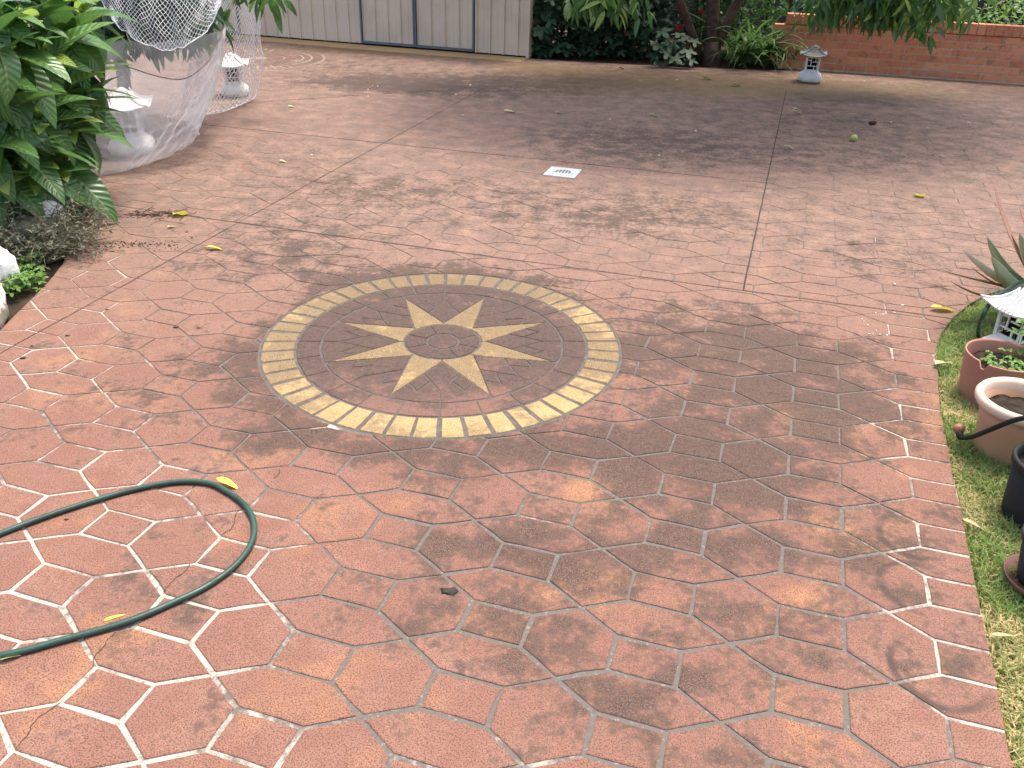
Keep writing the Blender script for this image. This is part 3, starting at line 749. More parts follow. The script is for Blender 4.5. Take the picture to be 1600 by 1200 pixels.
for a, c in stems:
    mid = a.lerp(c, .5) + Vector((-.08, .05, .12)); b.tube([a, mid, c], [.016, .011, .006], 6)
b.build('branches', M_BARK, loq, smooth=True)
b = MB(); b.tube([(.1, .3, -.1), (.08, .27, .3), (-.02, .35, .9), (-.1, .4, 1.5)], [.045, .04, .032, .015], 8); b.build('trunk', M_BARK, loq, smooth=True)

# garden bed soil
bedo = flat('garden_bed', [(x - .006, y) for x, y in BED_EDGE] + [(-6.5, 6.5), (-6.5, -.5), (-2.06, -.5)], -.03, .06, M_SOIL, kind='structure')

# white painted rocks
def rock(name, loc, sz, seed, label, mat=M_STONE, rz=0):
    bm = bmesh.new(); bmesh.ops.create_icosphere(bm, subdivisions=4, radius=1)
    for v in bm.verts:
        p = v.co.copy(); q = Vector([math.copysign(abs(t) ** .6, t) for t in p])
        k = 1 + .20 * mnoise.noise(p * 1.3 + Vector((seed, 0, 0))) + .09 * mnoise.noise(p * 3.5 + Vector((0, seed, 0))) + .03 * mnoise.noise(p * 10)
        v.co = Vector((q.x * sz[0], q.y * sz[1], q.z * sz[2])) * k * .8
    me = bpy.data.meshes.new(name); bm.to_mesh(me); bm.free(); me.polygons.foreach_set('use_smooth', [True] * len(me.polygons))
    o = link(name, me, mat, None, loc); o.rotation_euler = (0, 0, rz); return tag(o, label, 'rock')
N = NT('white limed rock')
h = N.n('SeparateXYZ'); N.l(N.pos(), h.inputs[0])
dirt = N.math('ADD', N.mr(h.outputs[2], .0, .13, .5, -.25, False), N.math('SUBTRACT', N.noise(16, 5, .7), .35))
c = N.mix(N.mr(dirt, .22, .45), (.80, .79, .75), (.22, .20, .16)); c = N.mix(N.mr(N.noise(30, 4, .7), .62, .7, 0, .7), c, (.10, .09, .075))
N.bump(N.noise(22, 5, .7), .8, .01); M_ROCKW = N.set(c, .88, .2)
rock('border_rock', (-2.32, 3.25, .075), (.175, .17, .15), 3.1, 'white painted border rock nearest the camera at the left edge', M_ROCKW, .2)
rock('border_rock', (-2.47, 3.62, .07), (.17, .14, .14), 8.4, 'white painted border rock with weeds behind it, at the left edge', M_ROCKW, .6)
rock('border_rock', (-2.52, 4.28, .07), (.14, .13, .15), 5.5, 'small white border rock half hidden by grey scrub', M_ROCKW, 1.0)
# scrub, weeds
def tangle(name, c, rad, h, ns, label, mat_s, mat_l, cat='plant'):
    t = empty(name, c, 0, label, cat); b = MB(); lf = MB()
    for k in range(ns):
        a = random.random() * 6.283; r = rad * math.sqrt(random.random()); p = Vector((r * .5 * math.cos(a), r * .5 * math.sin(a), 0)); pts = [p]
        d = Vector((math.cos(a) * random.uniform(.2, 1.1), math.sin(a) * random.uniform(.2, 1.1), random.uniform(.3, 1.1))).normalized(); nst = 6
        for q in range(nst):
            p = p + d * (h / nst) * random.uniform(.8, 1.4); d = (d + Vector((random.gauss(0, .35), random.gauss(0, .35), random.gauss(-.12, .3)))).normalized()
            if p.z < .004: p.z = .004
            pts.append(p)
            for _ in range(2): add_leaf(lf, p, (random.gauss(0, 1), random.gauss(0, 1), random.gauss(.1, .6)), random.uniform(.012, .03), .008, .4, random.uniform(-1, 1), n=2)
        b.tube(pts, .0014, 3, False)
    tag(b.build('stems', mat_s, t), kind='stuff'); tag(lf.build('foliage', mat_l, t), kind='stuff'); return t
random.seed(5)
tangle('grey_scrub', (-2.45, 4.08, 0), .30, .27, 380, 'dry grey green scrub spilling from the bed onto the paving', M_TWIG, M_SCRUB)
sc = [o for o in bpy.data.objects if o.name == 'grey_scrub'][0]
bm = bmesh.new(); bmesh.ops.create_icosphere(bm, subdivisions=4, radius=1)
for v in bm.verts:
    p = v.co.copy(); k = 1 + .28 * mnoise.noise(p * 1.6) + .12 * mnoise.noise(p * 5) + .06 * mnoise.noise(p * 14); v.co = Vector((p.x * .21 * k, p.y * .17 * k, max(-.02, p.z * .17 * k)))
me = bpy.data.meshes.new('root_mass'); bm.to_mesh(me); bm.free(); link('root_mass', me, simple('mossy grey root mass', (.13, .125, .085), .95, .4, 22, .1, (.05, .045, .03), 1.0, 40), sc, (-.02, .03, 0))
tangle('grey_scrub', (-2.88, 4.02, 0), .26, .20, 160, 'darker grey scrub under the loquat at the left edge', M_TWIG, M_SCRUB)
def weed(c, rad, n, label, mat=M_WEED, size=.035, h=.09, name='weed', loc_kind='plant'):
    t = empty(name, c, 0, label, loc_kind); b = MB(); st = MB()
    for k in range(n):
        a = random.random() * 6.283; r = rad * math.sqrt(random.random()); hh = random.uniform(.15, 1) * h; base = Vector((r * .6 * math.cos(a), r * .6 * math.sin(a), 0)); p = Vector((r * math.cos(a), r * math.sin(a), hh))
        st.tube([base, p], .0012, 3, False)
        for q in range(4): add_leaf(b, p, (math.cos(a + q * 1.6), math.sin(a + q * 1.6), random.uniform(-.2, .5)), size * random.uniform(.5, 1.1), size * .5, .4, random.uniform(-.4, .4), n=2, shape=.8)
    tag(b.build('foliage', mat, t), kind='stuff'); tag(st.build('stems', mat, t), kind='stuff'); return t
weed((-2.36, 3.62, -.02), .16, 80, 'bright green weed growing between the white rock and the paving')
weed((-2.46, 3.88, -.02), .13, 60, 'low green weed under the grey scrub by the paving edge')
weed((-2.62, 4.72, -.02), .22, 110, 'leafy ground cover under the loquat beside the paving', M_WEED, .028, .12)
weed((-2.42, 3.36, .17), .04, 9, 'tiny weed sprouting on top of the white rock', M_WEED, .03, .05)
weed((-2.85, 3.45, -.02), .25, 90, 'dark green weed behind the white rocks at the left edge', M_WEED, .03, .12)

# ------------------------------------------------------------------ lanterns
def lantern(loc, rz, label, s=1.0, roofmat=M_LANG, basemat=M_LANW, ribs=False):
    t = empty('garden_lantern', loc, rz, label, 'lantern', 'pagoda garden lanterns')
    t.scale = (s, s, s)
    b = MB(); b.lathe([(.001, 0), (.088, 0), (.108, .008), (.120, .03), (.122, .055), (.112, .08), (.09, .098), (.078, .108), (.074, .118), (.001, .118)], 32, power=4.5); b.build('base', basemat, t, smooth=True)
    b = MB()
    for sx in (-1, 1):
        for sy in (-1, 1): b = MB(); b.add(*taper((sx * .062, sy * .062, .116), (sx * .068, sy * .068, .262), .016, .014)); b.build('post', basemat, t)
    pass
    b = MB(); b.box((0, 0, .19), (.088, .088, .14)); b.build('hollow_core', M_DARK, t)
    for k in range(4):
        f = empty('window_lattice', (0, 0, 0), k * math.pi / 2); f.parent = t; bb = MB()
        for (cx, cz, wx, wz) in ((0, .125, .11, .012), (0, .254, .12, .012), (0, .168, .105, .007), (-.018, .205, .007, .09), (.018, .15, .007, .045), (.022, .21, .05, .007), (-.034, .225, .034, .007), (.026, .235, .007, .04)):
            bb.box((cx, -.060 - .006 * (cz - .12) / .14, cz), (wx, .009, wz))
        bb.build('bars', basemat, f)
    b = MB(); n = 8; vs = []; fs = []
    prof = [(.072, .258), (.135, .262), (.140, .272), (.112, .282), (.080, .302), (.058, .325), (.044, .345), (.030, .349), (.001, .350)]
    for r, z in prof:
        for k in range(32):
            th = 2 * math.pi * k / 32 + math.pi / 4; cx, cy = math.cos(th), math.sin(th); q = r / max(abs(cx), abs(cy)); dg = (abs(cx * cy) * 2) ** 6
            vs.append((cx * q * (1 + .0 * dg), cy * q, z + .02 * dg * (r / .14) ** 3))
    for i in range(len(prof) - 1):
        for k in range(32): fs.append((i * 32 + k, i * 32 + (k + 1) % 32, (i + 1) * 32 + (k + 1) % 32, (i + 1) * 32 + k))
    b.add(vs, fs); b.build('roof', roofmat, t)
    rb = MB()
    for k in range(4):
        th = k * math.pi / 2 + math.pi / 4; q = math.sqrt(2)
        rb.tube([(math.cos(th) * r * q, math.sin(th) * r * q, z) for r, z in ((.142, .296), (.112, .294), (.080, .308), (.058, .329), (.042, .35), (.036, .366))], [.006, .0075, .0075, .0075, .007, .004], 6)
    rb.build('roof_ridges', roofmat, t, smooth=True)
    if ribs:
        for k in range(4):
            M = Matrix.Rotation(k * math.pi / 2, 3, 'Z'); 
            for q in range(-6, 7):
                u = q / 6.5; pts = []
                for r, z in ((.137, .2745), (.112, .284), (.080, .304), (.058, .327), (.046, .345)):
                    if abs(u) * .135 <= r: pts.append(M @ Vector((u * .135, -r, z + .002)))
                if len(pts) > 1:
                    o = MB(); o.tube(pts, .0048, 6); o.build('roof_tile', roofmat, t, smooth=True)
    b = MB(); b.lathe([(.03, .345), (.034, .356), (.022, .366), (.012, .372), (.001, .376)], 12); b.build('finial', roofmat, t, smooth=True)
    return t
def taper(a, b, wa, wb):
    a, b = Vector(a), Vector(b)
    vs = [a + Vector((x * wa / 2, y * wa / 2, 0)) for x, y in ((-1, -1), (1, -1), (1, 1), (-1, 1))] + [b + Vector((x * wb / 2, y * wb / 2, 0)) for x, y in ((-1, -1), (1, -1), (1, 1), (-1, 1))]
    return vs, [(0, 3, 2, 1), (4, 5, 6, 7), (0, 1, 5, 4), (1, 2, 6, 5), (2, 3, 7, 6), (3, 0, 4, 7)]
lantern((3.16, 9.75, 0), R(-14), 'white pagoda lantern with grey roof beside the brick wall', 1.0)
lantern((-2.74, 6.0, 0), R(14), 'white pagoda lantern standing behind the fine white netting', 1.2, M_LANW)
lantern((-2.64, 8.1, 0), R(10), 'white pagoda lantern behind the coarse netting, farther back', 1.0, M_LANW)
lantern((2.12, 3.23, -.03), R(22), 'white pagoda lantern with ribbed roof in the grass at the right edge', .88, M_LANW, M_LANW, True)

# ------------------------------------------------------------------ netted tree on the left
random.seed(11)
NTB = Vector((-3.15, 6.9, 0))
ntree = empty('netted_fruit_tree', NTB, 0, 'fruit tree with drooping dark leaves wrapped in white netting', 'tree')
b = MB(); b.tube([(0, 0, -.05), (.03, .02, .4), (-.03, .05, .9), (.05, 0, 1.6)], [.06, .05, .045, .03], 10); b.build('trunk', M_BARK, ntree, smooth=True)
b = MB()
for e in ((.5, -.55, 1.0), (-.4, -.6, 1.1), (.6, .2, 1.2), (.25, -.9, .9), (-.6, .1, 1.2)): b.tube([(0, .03, .75), Vector(e) * .5 + Vector((0, 0, .45)), e], [.028, .02, .008], 7)
b.build('limbs', M_BARK, ntree, smooth=True)
MGM = [leaf_mesh('hanging_leaf', L, W, dr_, .25, 7, .75, tw) for L, W, dr_, tw in ((.20, .052, .7, .3), (.17, .048, 1.1, -.3), (.23, .056, .5, .5))]
MGY = [me.copy() for me in MGM]
for me in MGM: me.materials.append(M_MANGO)
for me in MGY: me.materials.append(M_MANGOY)
def hang_cluster(par, base, c, n, spread=.12, young=.12, size=1.0):
    for k in range(n):
        a = random.random() * 6.283; d = Vector((math.cos(a) * random.uniform(.3, 1.1), math.sin(a) * random.uniform(.3, 1.1), -random.uniform(.1, 1.0)))
        p = c + Vector((random.gauss(0, spread), random.gauss(0, spread), random.uniform(0, spread * 1.6)))
        me = random.choice(MGY if random.random() < young else MGM); o = link('leaf', me, None, par, p - base)
        o.rotation_euler = frame(d, random.uniform(-1.2, 1.2)).to_euler(); s_ = size * random.uniform(.75, 1.15); o.scale = (s_, s_, s_)
for px, py, Y, n in ((185, 60, 6.6, 11), (215, 70, 6.7, 12), (235, 65, 6.6, 12), (300, 55, 6.8, 12), (325, 45, 6.9, 12), (345, 35, 7.0, 10), (170, 80, 6.5, 8), (275, 30, 6.7, 10), (400, 2, 7.2, 10), (412, 10, 7.3, 8), (385, -5, 7.2, 9)):
    hang_cluster(ntree, NTB, at(px, py, Y), n, .07, .05)
cb = MB()
for k in range(1500):
    a = random.random() * 6.283; u = random.uniform(-1, 1); r = random.random() ** .4
    p = Vector((math.cos(a) * math.sqrt(1 - u * u) * .85 * r, math.sin(a) * math.sqrt(1 - u * u) * .75 * r, 1.25 + u * .62 * r))
    add_leaf(cb, p, (random.gauss(0, 1), random.gauss(0, 1), -random.uniform(.2, 1.3)), random.uniform(.14, .22), .042, .5, random.uniform(-1, 1))
for k in range(800):
    p = Vector((-2.75 + random.gauss(0, .25), 6.5 + random.gauss(0, .16), random.uniform(.70, 1.25))) - NTB
    add_leaf(cb, p, (random.gauss(0, .6), random.gauss(-.2, .6), -random.uniform(.3, 1.3)), random.uniform(.14, .2), .042, .5, random.uniform(-1, 1))
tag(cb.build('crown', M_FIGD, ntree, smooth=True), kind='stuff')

# fine tulle sheet hanging to the ground
def sheet(name, mat, fn, nu, nv, label, cat='netting', thick=False):
    b = MB(); vs = []; uv = []
    for j in range(nv + 1):
        for i in range(nu + 1): vs.append(fn(i / nu, j / nv)); uv.append((i / nu, j / nv))
    fs = [(j * (nu + 1) + i, j * (nu + 1) + i + 1, (j + 1) * (nu + 1) + i + 1, (j + 1) * (nu + 1) + i) for j in range(nv) for i in range(nu)]
    b.add(vs, fs, uv); o = b.build(name, mat, None, smooth=True); tag(o, label, cat); return o
def cat(P, t):
    n = len(P) - 1; x = max(0, min(n - 1e-6, t * n)); i = int(x); f = x - i
    p0, p1, p2, p3 = P[max(i - 1, 0)], P[i], P[min(i + 1, n)], P[min(i + 2, n)]
    return .5 * ((2 * p1) + (p2 - p0) * f + (2 * p0 - 5 * p1 + 4 * p2 - p3) * f * f + (3 * p1 - p0 - 3 * p2 + p3) * f ** 3)
V = Vector
hem = [V((-3.35, 5.72, .006)), V((-2.98, 5.48, .006)), V((-2.70, 5.42, .006)), V((-2.60, 5.55, .006)), V((-2.52, 5.78, .008)), V((-2.40, 6.15, .02)), V((-2.46, 6.5, .05)), V((-2.7, 6.9, .02)), V((-3.1, 7.2, .02)), V((-3.5, 7.0, .02))]
topr = [V((-3.55, 5.9, 1.25)), V((-3.2, 5.75, 1.25)), V((-2.85, 5.75, 1.22)), V((-2.50, 5.9, 1.22)), V((-2.24, 6.1, 1.2)), V((-2.02, 6.4, 1.2)), V((-2.1, 6.8, 1.2)), V((-2.4, 7.2, 1.2)), V((-3.0, 7.4, 1.2)), V((-3.6, 7.2, 1.2))]
def tulle(u, v):
    v *= .64
    a, c = cat(hem, u), cat(topr, u); p = a.lerp(c, v); o = (p - V((-2.95, 6.45, p.z))).normalized()
    bulge = .05 * math.sin(math.pi * min(1, v * 1.3))
    wr = .030 * mnoise.noise(V((u * 26 + v * 5, v * 1.6, 1))) + .018 * mnoise.noise(V((u * 9 - v * 6, v * 9, 5))) + .05 * math.exp(-v * 10) * mnoise.noise(V((u * 18, v * 34, 2)))
    p = p + o * (bulge + wr); p.z = max(.005, p.z + (.02 * mnoise.noise(V((u * 14, v * 12, 8))) if v > .01 else 0)); return p
sheet('tulle_net', M_TULLE, tulle, 150, 60, 'fine white see-through netting hanging to the paving around a fruit tree')
# a second fold of the same cloth with a gathered upper hem
h2 = [V((-3.1, 5.60, .02)), V((-2.85, 5.44, .01)), V((-2.66, 5.44, .008)), V((-2.56, 5.60, .008)), V((-2.48, 5.83, .012)), V((-2.37, 6.12, .04))]
rim = [at(168, 95, 5.75), at(205, 106, 5.7), at(250, 120, 5.7), at(290, 122, 5.8), at(325, 95, 5.95), at(352, 40, 6.15)]
def fold(u, v):
    p = cat(h2, u).lerp(cat(rim, u), v); o = (p - V((-2.95, 6.45, p.z))).normalized()
    return p + o * (.04 * math.sin(math.pi * v) + .022 * mnoise.noise(V((u * 18, v * 4, 3))) + .012 * mnoise.noise(V((u * 6, v * 12, 9))))
fo = sheet('tulle_fold', M_TULLE, fold, 80, 40, 'second layer of fine white netting with a curved upper hem')
b = MB(); b.tube([fold(k / 40, 1.0) for k in range(41)], .004, 6); b.build('hem_cord', simple('brown cord', (.22, .15, .13), .8), fo)

# coarse diamond netting
def net(name, fn, nu, nv, rad, label):
    b = MB()
    def P(i, j): return fn((i + (.5 if j % 2 else 0)) / nu, j / nv)
    for j in range(nv):
        for i in range(nu):
            p = P(i, j)
            for q in ((i, j + 1), (i + (1 if j % 2 else -1), j + 1)):
                if 0 <= q[0] <= nu - (q[1] % 2): b.tube([p, P(*q)], rad, 3, False)
    for j in (0, nv): b.tube([P(i, j) for i in range(nu + (0 if j % 2 else 1))], rad * 1.8, 4)
    for i in (0,): b.tube([fn(0, k / 30) for k in range(31)], rad * 1.8, 4); b.tube([fn(1, k / 30) for k in range(31)], rad * 1.8, 4)
    o = b.build(name, M_NET); tag(o, label, 'netting'); return o
n1b = [at(175, 30, 5.9), at(195, 50, 5.75), at(212, 62, 5.7), at(245, 75, 5.7), at(272, 78, 5.75), at(300, 65, 5.85), at(330, 40, 6.0), at(345, 0, 6.2)]
n1t = [at(140, -60, 6.3), at(170, -75, 6.1), at(205, -85, 6.0), at(240, -90, 6.0), at(280, -95, 6.05), at(315, -90, 6.15), at(345, -80, 6.3), at(365, -70, 6.5)]
def net1(u, v):
    p = cat(n1b, u).lerp(cat(n1t, u), v); return p + V((.012 * mnoise.noise(V((u * 12, v * 5, 0))), -.06 * math.sin(math.pi * v) + .035 * mnoise.noise(V((u * 8, v * 4, 4))), .02 * mnoise.noise(V((u * 16, v * 6, 7)))))
net('bird_net', net1, 32, 36, .0017, 'coarse white diamond netting over dark leaves at the top of the wrapped tree')
n2b = [at(285, 186, 7.0), gr(300, 186) + V((0, 0, .01)), gr(330, 180) + V((0, 0, .01)), gr(365, 170) + V((0, 0, .01)), gr(388, 158) + V((0, 0, .015)), at(397, 140, 7.9)]
n2t = [at(330, -40, 6.9), at(345, -50, 7.0), at(362, -55, 7.2), at(378, -60, 7.4), at(390, -60, 7.6), at(400, -60, 7.8)]
def net2(u, v):
    p = cat(n2b, u).lerp(cat(n2t, u), v); return p + V((.03 * math.sin(math.pi * v) * u + .014 * mnoise.noise(V((u * 7, v * 6, 2))), -.10 * math.sin(math.pi * v) + .04 * mnoise.noise(V((u * 7, v * 3, 6))), 0))
net('bird_net', net2, 26, 46, .0017, 'coarse white diamond netting draped onto the paving in front of a lantern')
def net3(u, v):
    p = net2(u, v); return p + V((.03 + .02 * math.sin(9 * v), .10 + .03 * math.sin(5 * u + 4 * v), 0))
net('bird_net', net3, 22, 38, .0017, 'rear layer of coarse white netting behind the draped one')

# ------------------------------------------------------------------ back garden: tree, fig, strap plant, shrubs
random.seed(31)
back_soil = flat('back_garden_soil', [*HEDGE_EDGE, tuple(WALL_A + Vector((0, .12))), (7.4, 9.7), (9, 9.3), (12, 20), (-6, 20), (.3, 10.9)], -.012, .05, M_SOIL, kind='structure')
TB = Vector((2.27, 10.72, 0))
tree = empty('hanging_leaf_tree', TB, 0, 'forked brown tree with long drooping leaves behind the paving', 'tree')
b = MB(); b.tube([(0, 0, -.08), (-.01, 0, .1), (-.02, .0, .26)], [.135, .10, .092], 12); b.build('trunk', M_BARK, tree, smooth=True)
b = MB(); b.tube([(-.02, 0, .2), (-.05, .02, .5), (-.08, .05, 1.1), (-.3, .0, 2.0), (-.8, -.5, 3.1)], [.085, .078, .07, .055, .03], 10); b.build('limb', M_BARK, tree, smooth=True)
b = MB(); b.tube([(.02, 0, .2), (.12, .0, .45), (.24, .03, .75), (.5, -.1, 1.5), (.9, -.8, 2.9)], [.07, .062, .058, .05, .03], 10); b.build('limb', M_BARK, tree, smooth=True)
b = MB(); b.tube([(-.10, .1, .0), (-.28, .0, .35), (-.5, -.08, .75), (-.9, -.3, 1.6)], [.055, .05, .042, .03], 8); b.build('limb', M_BARK, tree, smooth=True)
# low boughs carrying the leaves that hang into view
BOUGH = [((.9, -.8, 2.9), at(1330, -40, 8.9) - TB, at(1420, 20, 8.8) - TB), ((.9, -.8, 2.9), at(1400, -60, 9.0) - TB, at(1500, 5, 8.9) - TB), ((-.8, -.5, 3.1), at(960, -50, 9.6) - TB, at(970, 5, 9.5) - TB)]
for a, m_, e in BOUGH:
    b = MB(); b.tube([a, m_, e], [.02, .012, .005], 6); b.build('bough', M_TWIG, tree, smooth=True)
HC = [(1285, 18, 9.2, 12), (1275, 40, 9.2, 7), (1320, 8, 9.1, 14), (1300, 2, 9.0, 12), (1350, 12, 9.0, 15), (1375, 22, 8.9, 15), (1400, 18, 8.8, 15), (1415, 40, 8.75, 13), (1435, 52, 8.7, 10), (1455, 62, 8.7, 5), (1440, 20, 8.9, 14), (1470, 15, 8.9, 13),
      (1490, 28, 8.9, 9), (1510, 22, 8.95, 9), (1530, 14, 9.0, 8), (1350, -10, 9.0, 12), (1420, -8, 8.9, 12), (1390, 0, 8.9, 12), (1480, -10, 9.0, 10), (905, 8, 9.6, 8), (962, 25, 9.5, 8), (1003, 35, 9.4, 5), (985, 5, 9.5, 9), (945, 3, 9.5, 8), (925, 0, 9.5, 6)]
for px, py, Y, n in HC: hang_cluster(tree, TB, at(px, py, Y), n, .085, .22 if px > 1000 else .5, .95)
cb = MB()
for k in range(900):
    px, py = random.gauss(1375, 62), random.uniform(-50, 34) - abs(random.gauss(0, 10))
    if not 1255 < px < 1530: continue
    add_leaf(cb, at(px, py, random.uniform(8.8, 9.4)) - TB, (random.gauss(0, .5), random.gauss(0, .5), -random.uniform(.5, 1.2)), random.uniform(.14, .22), .04, .5, random.uniform(-1, 1))
for k in range(160): add_leaf(cb, at(random.uniform(890, 1010), random.uniform(-50, 14), random.uniform(9.5, 9.9)) - TB, (random.gauss(0, .5), random.gauss(0, .5), -random.uniform(.5, 1.2)), random.uniform(.14, .22), .042, .5, random.uniform(-1, 1))
tag(cb.build('hanging_foliage', M_MANGO, tree, smooth=True), kind='stuff')
cb = MB()
for k in range(4800):
    a = random.random() * 6.283; u = random.uniform(-1, 1); r = random.random() ** .28
    p = Vector((-.05 + math.cos(a) * math.sqrt(1 - u * u) * 2.9 * r, -2.0 + math.sin(a) * math.sqrt(1 - u * u) * 2.3 * r, 3.25 + u * 1.05 * r))
    add_leaf(cb, p, (random.gauss(0, 1), random.gauss(0, 1), -random.uniform(.0, 1.0)), random.uniform(.22, .36), .10, .5, random.uniform(-1, 1), n=2)
tag(cb.build('crown', M_MANGO, tree, smooth=True), kind='stuff')
# overhead crown of the neighbour tree on the right
T2 = Vector((6.6, 10.9, 0))
t2 = empty('neighbour_tree', T2, 0, 'tall tree beyond the brick wall, its crown above the picture', 'tree')
b = MB(); b.tube([(0, 0, -.1), (.05, 0, 1.2), (0, -.2, 2.6), (-.1, -.5, 3.6)], [.14, .12, .09, .04], 10); b.build('trunk', M_BARK, t2, smooth=True)
cb = MB()
for k in range(1000):
    a = random.random() * 6.283; u = random.uniform(-1, 1); r = random.random() ** .38
    p = Vector((-.4 + math.cos(a) * math.sqrt(1 - u * u) * 1.8 * r, -1.5 + math.sin(a) * math.sqrt(1 - u * u) * 1.9 * r, 3.5 + u * 1.1 * r))
    add_leaf(cb, p, (random.gauss(0, 1), random.gauss(0, 1), -random.uniform(.0, 1.0)), random.uniform(.22, .36), .10, .5, random.uniform(-1, 1), n=2)
tag(cb.build('crown', M_MANGO, t2, smooth=True), kind='stuff')

# fig leaves: lobed
def fig_leaf(sz):
    out = [(0, 0)]; lobes = [(-2.1, .55), (-1.15, .85), (0, 1.0), (1.15, .85), (2.1, .55)]
    for i, (a, r) in enumerate(lobes):
        for da, k in ((-.26, .78), (0, 1.0), (.26, .78)): out.append((math.cos(a + da) * r * k, math.sin(a + da) * r * k))
        if i < 4: a2 = (a + lobes[i + 1][0]) / 2; out.append((math.cos(a2) * .38, math.sin(a2) * .38))
    vs = [(x * sz, y * sz, -.18 * sz * (x * x + y * y) + (.06 * sz if i % 4 == 2 else 0)) for i, (x, y) in enumerate(out)]; n = len(vs)
    return vs, [(0, i, i + 1) for i in range(1, n - 1)], [(.5 + v[1] / sz / 2, .5 + v[0] / sz / 2) for v in vs]
b = MB(); b.add(*fig_leaf(.13)); FIGM = b.mesh('fig_leaf'); FIGM.materials.append(M_FIG)
def fig_shrub(loc, label, spots, n_inner, ext, stemh):
    t = empty('fig_shrub', loc, 0, label, 'shrub'); loc = Vector(loc)
    for px, py, Y, s_ in spots:
        p = at(px, py, Y) - loc; o = link('leaf', FIGM, None, t, p); d = Vector((random.uniform(-.6, .6), -1, random.uniform(-.9, .1)))
        z = Vector((random.uniform(-.3, .3), -.8, .7)); x = d.normalized(); y = z.cross(x).normalized(); z = x.cross(y); o.rotation_euler = Matrix((x, y, z)).transposed().to_euler(); o.scale = (s_, s_, s_)
    b = MB()
    for k in range(n_inner):
        p = Vector((random.uniform(-ext[0], ext[0]), random.uniform(-ext[1], ext[1]), random.uniform(.02, ext[2])))
        vs, fs, uv = fig_leaf(random.uniform(.07, .13)); M = frame((random.gauss(0, 1), random.gauss(-.3, .8), random.gauss(-.3, .5)), random.uniform(-.8, .8))
        b.add([p + M @ Vector(v) for v in vs], fs, uv)
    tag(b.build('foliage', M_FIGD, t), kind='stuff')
    st = MB()
    for k in range(6):
        x_ = random.uniform(-ext[0] * .7, ext[0] * .7); st.tube([(x_, 0, -.1), (x_ + random.uniform(-.1, .1), random.uniform(-.1, .1), stemh)], [.018, .008], 6)
    st.build('stems', M_BARK, t, smooth=True); return t
sp = [(random.uniform(838, 905), random.uniform(-5, 82), random.uniform(10.8, 11.1), random.uniform(.8, 1.2)) for _ in range(34)] + [(random.uniform(905, 1040), random.uniform(-5, 60), random.uniform(11.0, 11.3), random.uniform(.8, 1.2)) for _ in range(30)]
fig_shrub((.75, 11.3, 0), 'dense dark fig shrub with lobed leaves next to the steel wall', sp, 950, (.72, .42, 1.7), 1.4)
sp = [(1035, 48, 10.5, 1.1), (1062, 52, 10.5, 1.0), (1030, 70, 10.45, 1.2), (1075, 78, 10.4, 1.1), (1055, 88, 10.35, 1.1), (1080, 92, 10.35, .9), (1030, 95, 10.4, 1.0), (1048, 66, 10.5, 1.2), (1085, 62, 10.5, .9), (1042, 82, 10.4, 1.0), (1065, 98, 10.35, .8)]
fe = [o for o in bpy.data.objects if o.name == 'fig_shrub'][0]; b = MB()
for k in range(620):
    p = Vector((random.uniform(.12, 1.75), random.uniform(10.86, 11.15), random.uniform(.03, .95))) - fe.location
    vs, fs, uv = fig_leaf(random.uniform(.07, .12)); M = frame((random.gauss(0, 1), random.gauss(-.3, .8), random.gauss(-.3, .5)), random.uniform(-.8, .8)); b.add([p + M @ Vector(v) for v in vs], fs, uv)
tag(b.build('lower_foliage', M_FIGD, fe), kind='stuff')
fig_shrub((1.85, 10.62, 0), 'low fig sucker with lobed leaves at the foot of the forked tree', sp, 16, (.18, .08, .3), .3)
# dark shrubs behind
def mass(name, loc, ext, n, label, mat, size=.16, cat_='shrub'):
    t = empty(name, loc, 0, label, cat_); b = MB()
    for k in range(n):
        p = Vector((random.uniform(-1, 1) * ext[0], random.uniform(-1, 1) * ext[1], random.uniform(0, 1) * ext[2])) 
        add_leaf(b, p, (random.gauss(0, 1), random.gauss(-.3, 1), random.gauss(-.2, .7)), size * random.uniform(.7, 1.3), size * .42, .5, random.uniform(-1, 1), n=2)
    tag(b.build('foliage', mat, t, smooth=True), kind='stuff')
    st = MB()
    for k in range(7):
        x_ = ext[0] * random.uniform(-.8, .8); st.tube([(x_, 0, -.05), (x_ * .9, .05, ext[2] * .9)], [.016, .006], 5)
    st.build('stems', M_BARK, t); return t
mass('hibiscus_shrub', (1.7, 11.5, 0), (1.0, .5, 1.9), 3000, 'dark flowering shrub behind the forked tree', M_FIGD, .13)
mass('garden_shrub', (2.95, 11.6, 0), (.9, .5, 1.6), 2000, 'bright leafy shrub behind the strap-leaved plant', M_MANGO, .12)
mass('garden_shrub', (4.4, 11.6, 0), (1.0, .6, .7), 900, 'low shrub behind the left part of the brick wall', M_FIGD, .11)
mass('garden_shrub', (6.0, 11.3, 0), (1.0, .5, .8), 1300, 'light green leafy shrub behind the right part of the brick wall', M_WEED, .09)
mass('garden_shrub', (8.2, 12.6, 0), (1.6, .6, 1.0), 900, 'grey green hedge farthest right beyond the brick wall', M_SCRUB, .14)
b = MB(); b.box((3, 13.4, .9), (16, .08, 1.9)); o = b.build('boundary_fence', simple('dark timber fence', (.07, .065, .06), .9, .3, 4)); tag(o, 'dark boundary fence far behind the garden shrubs', 'fence')
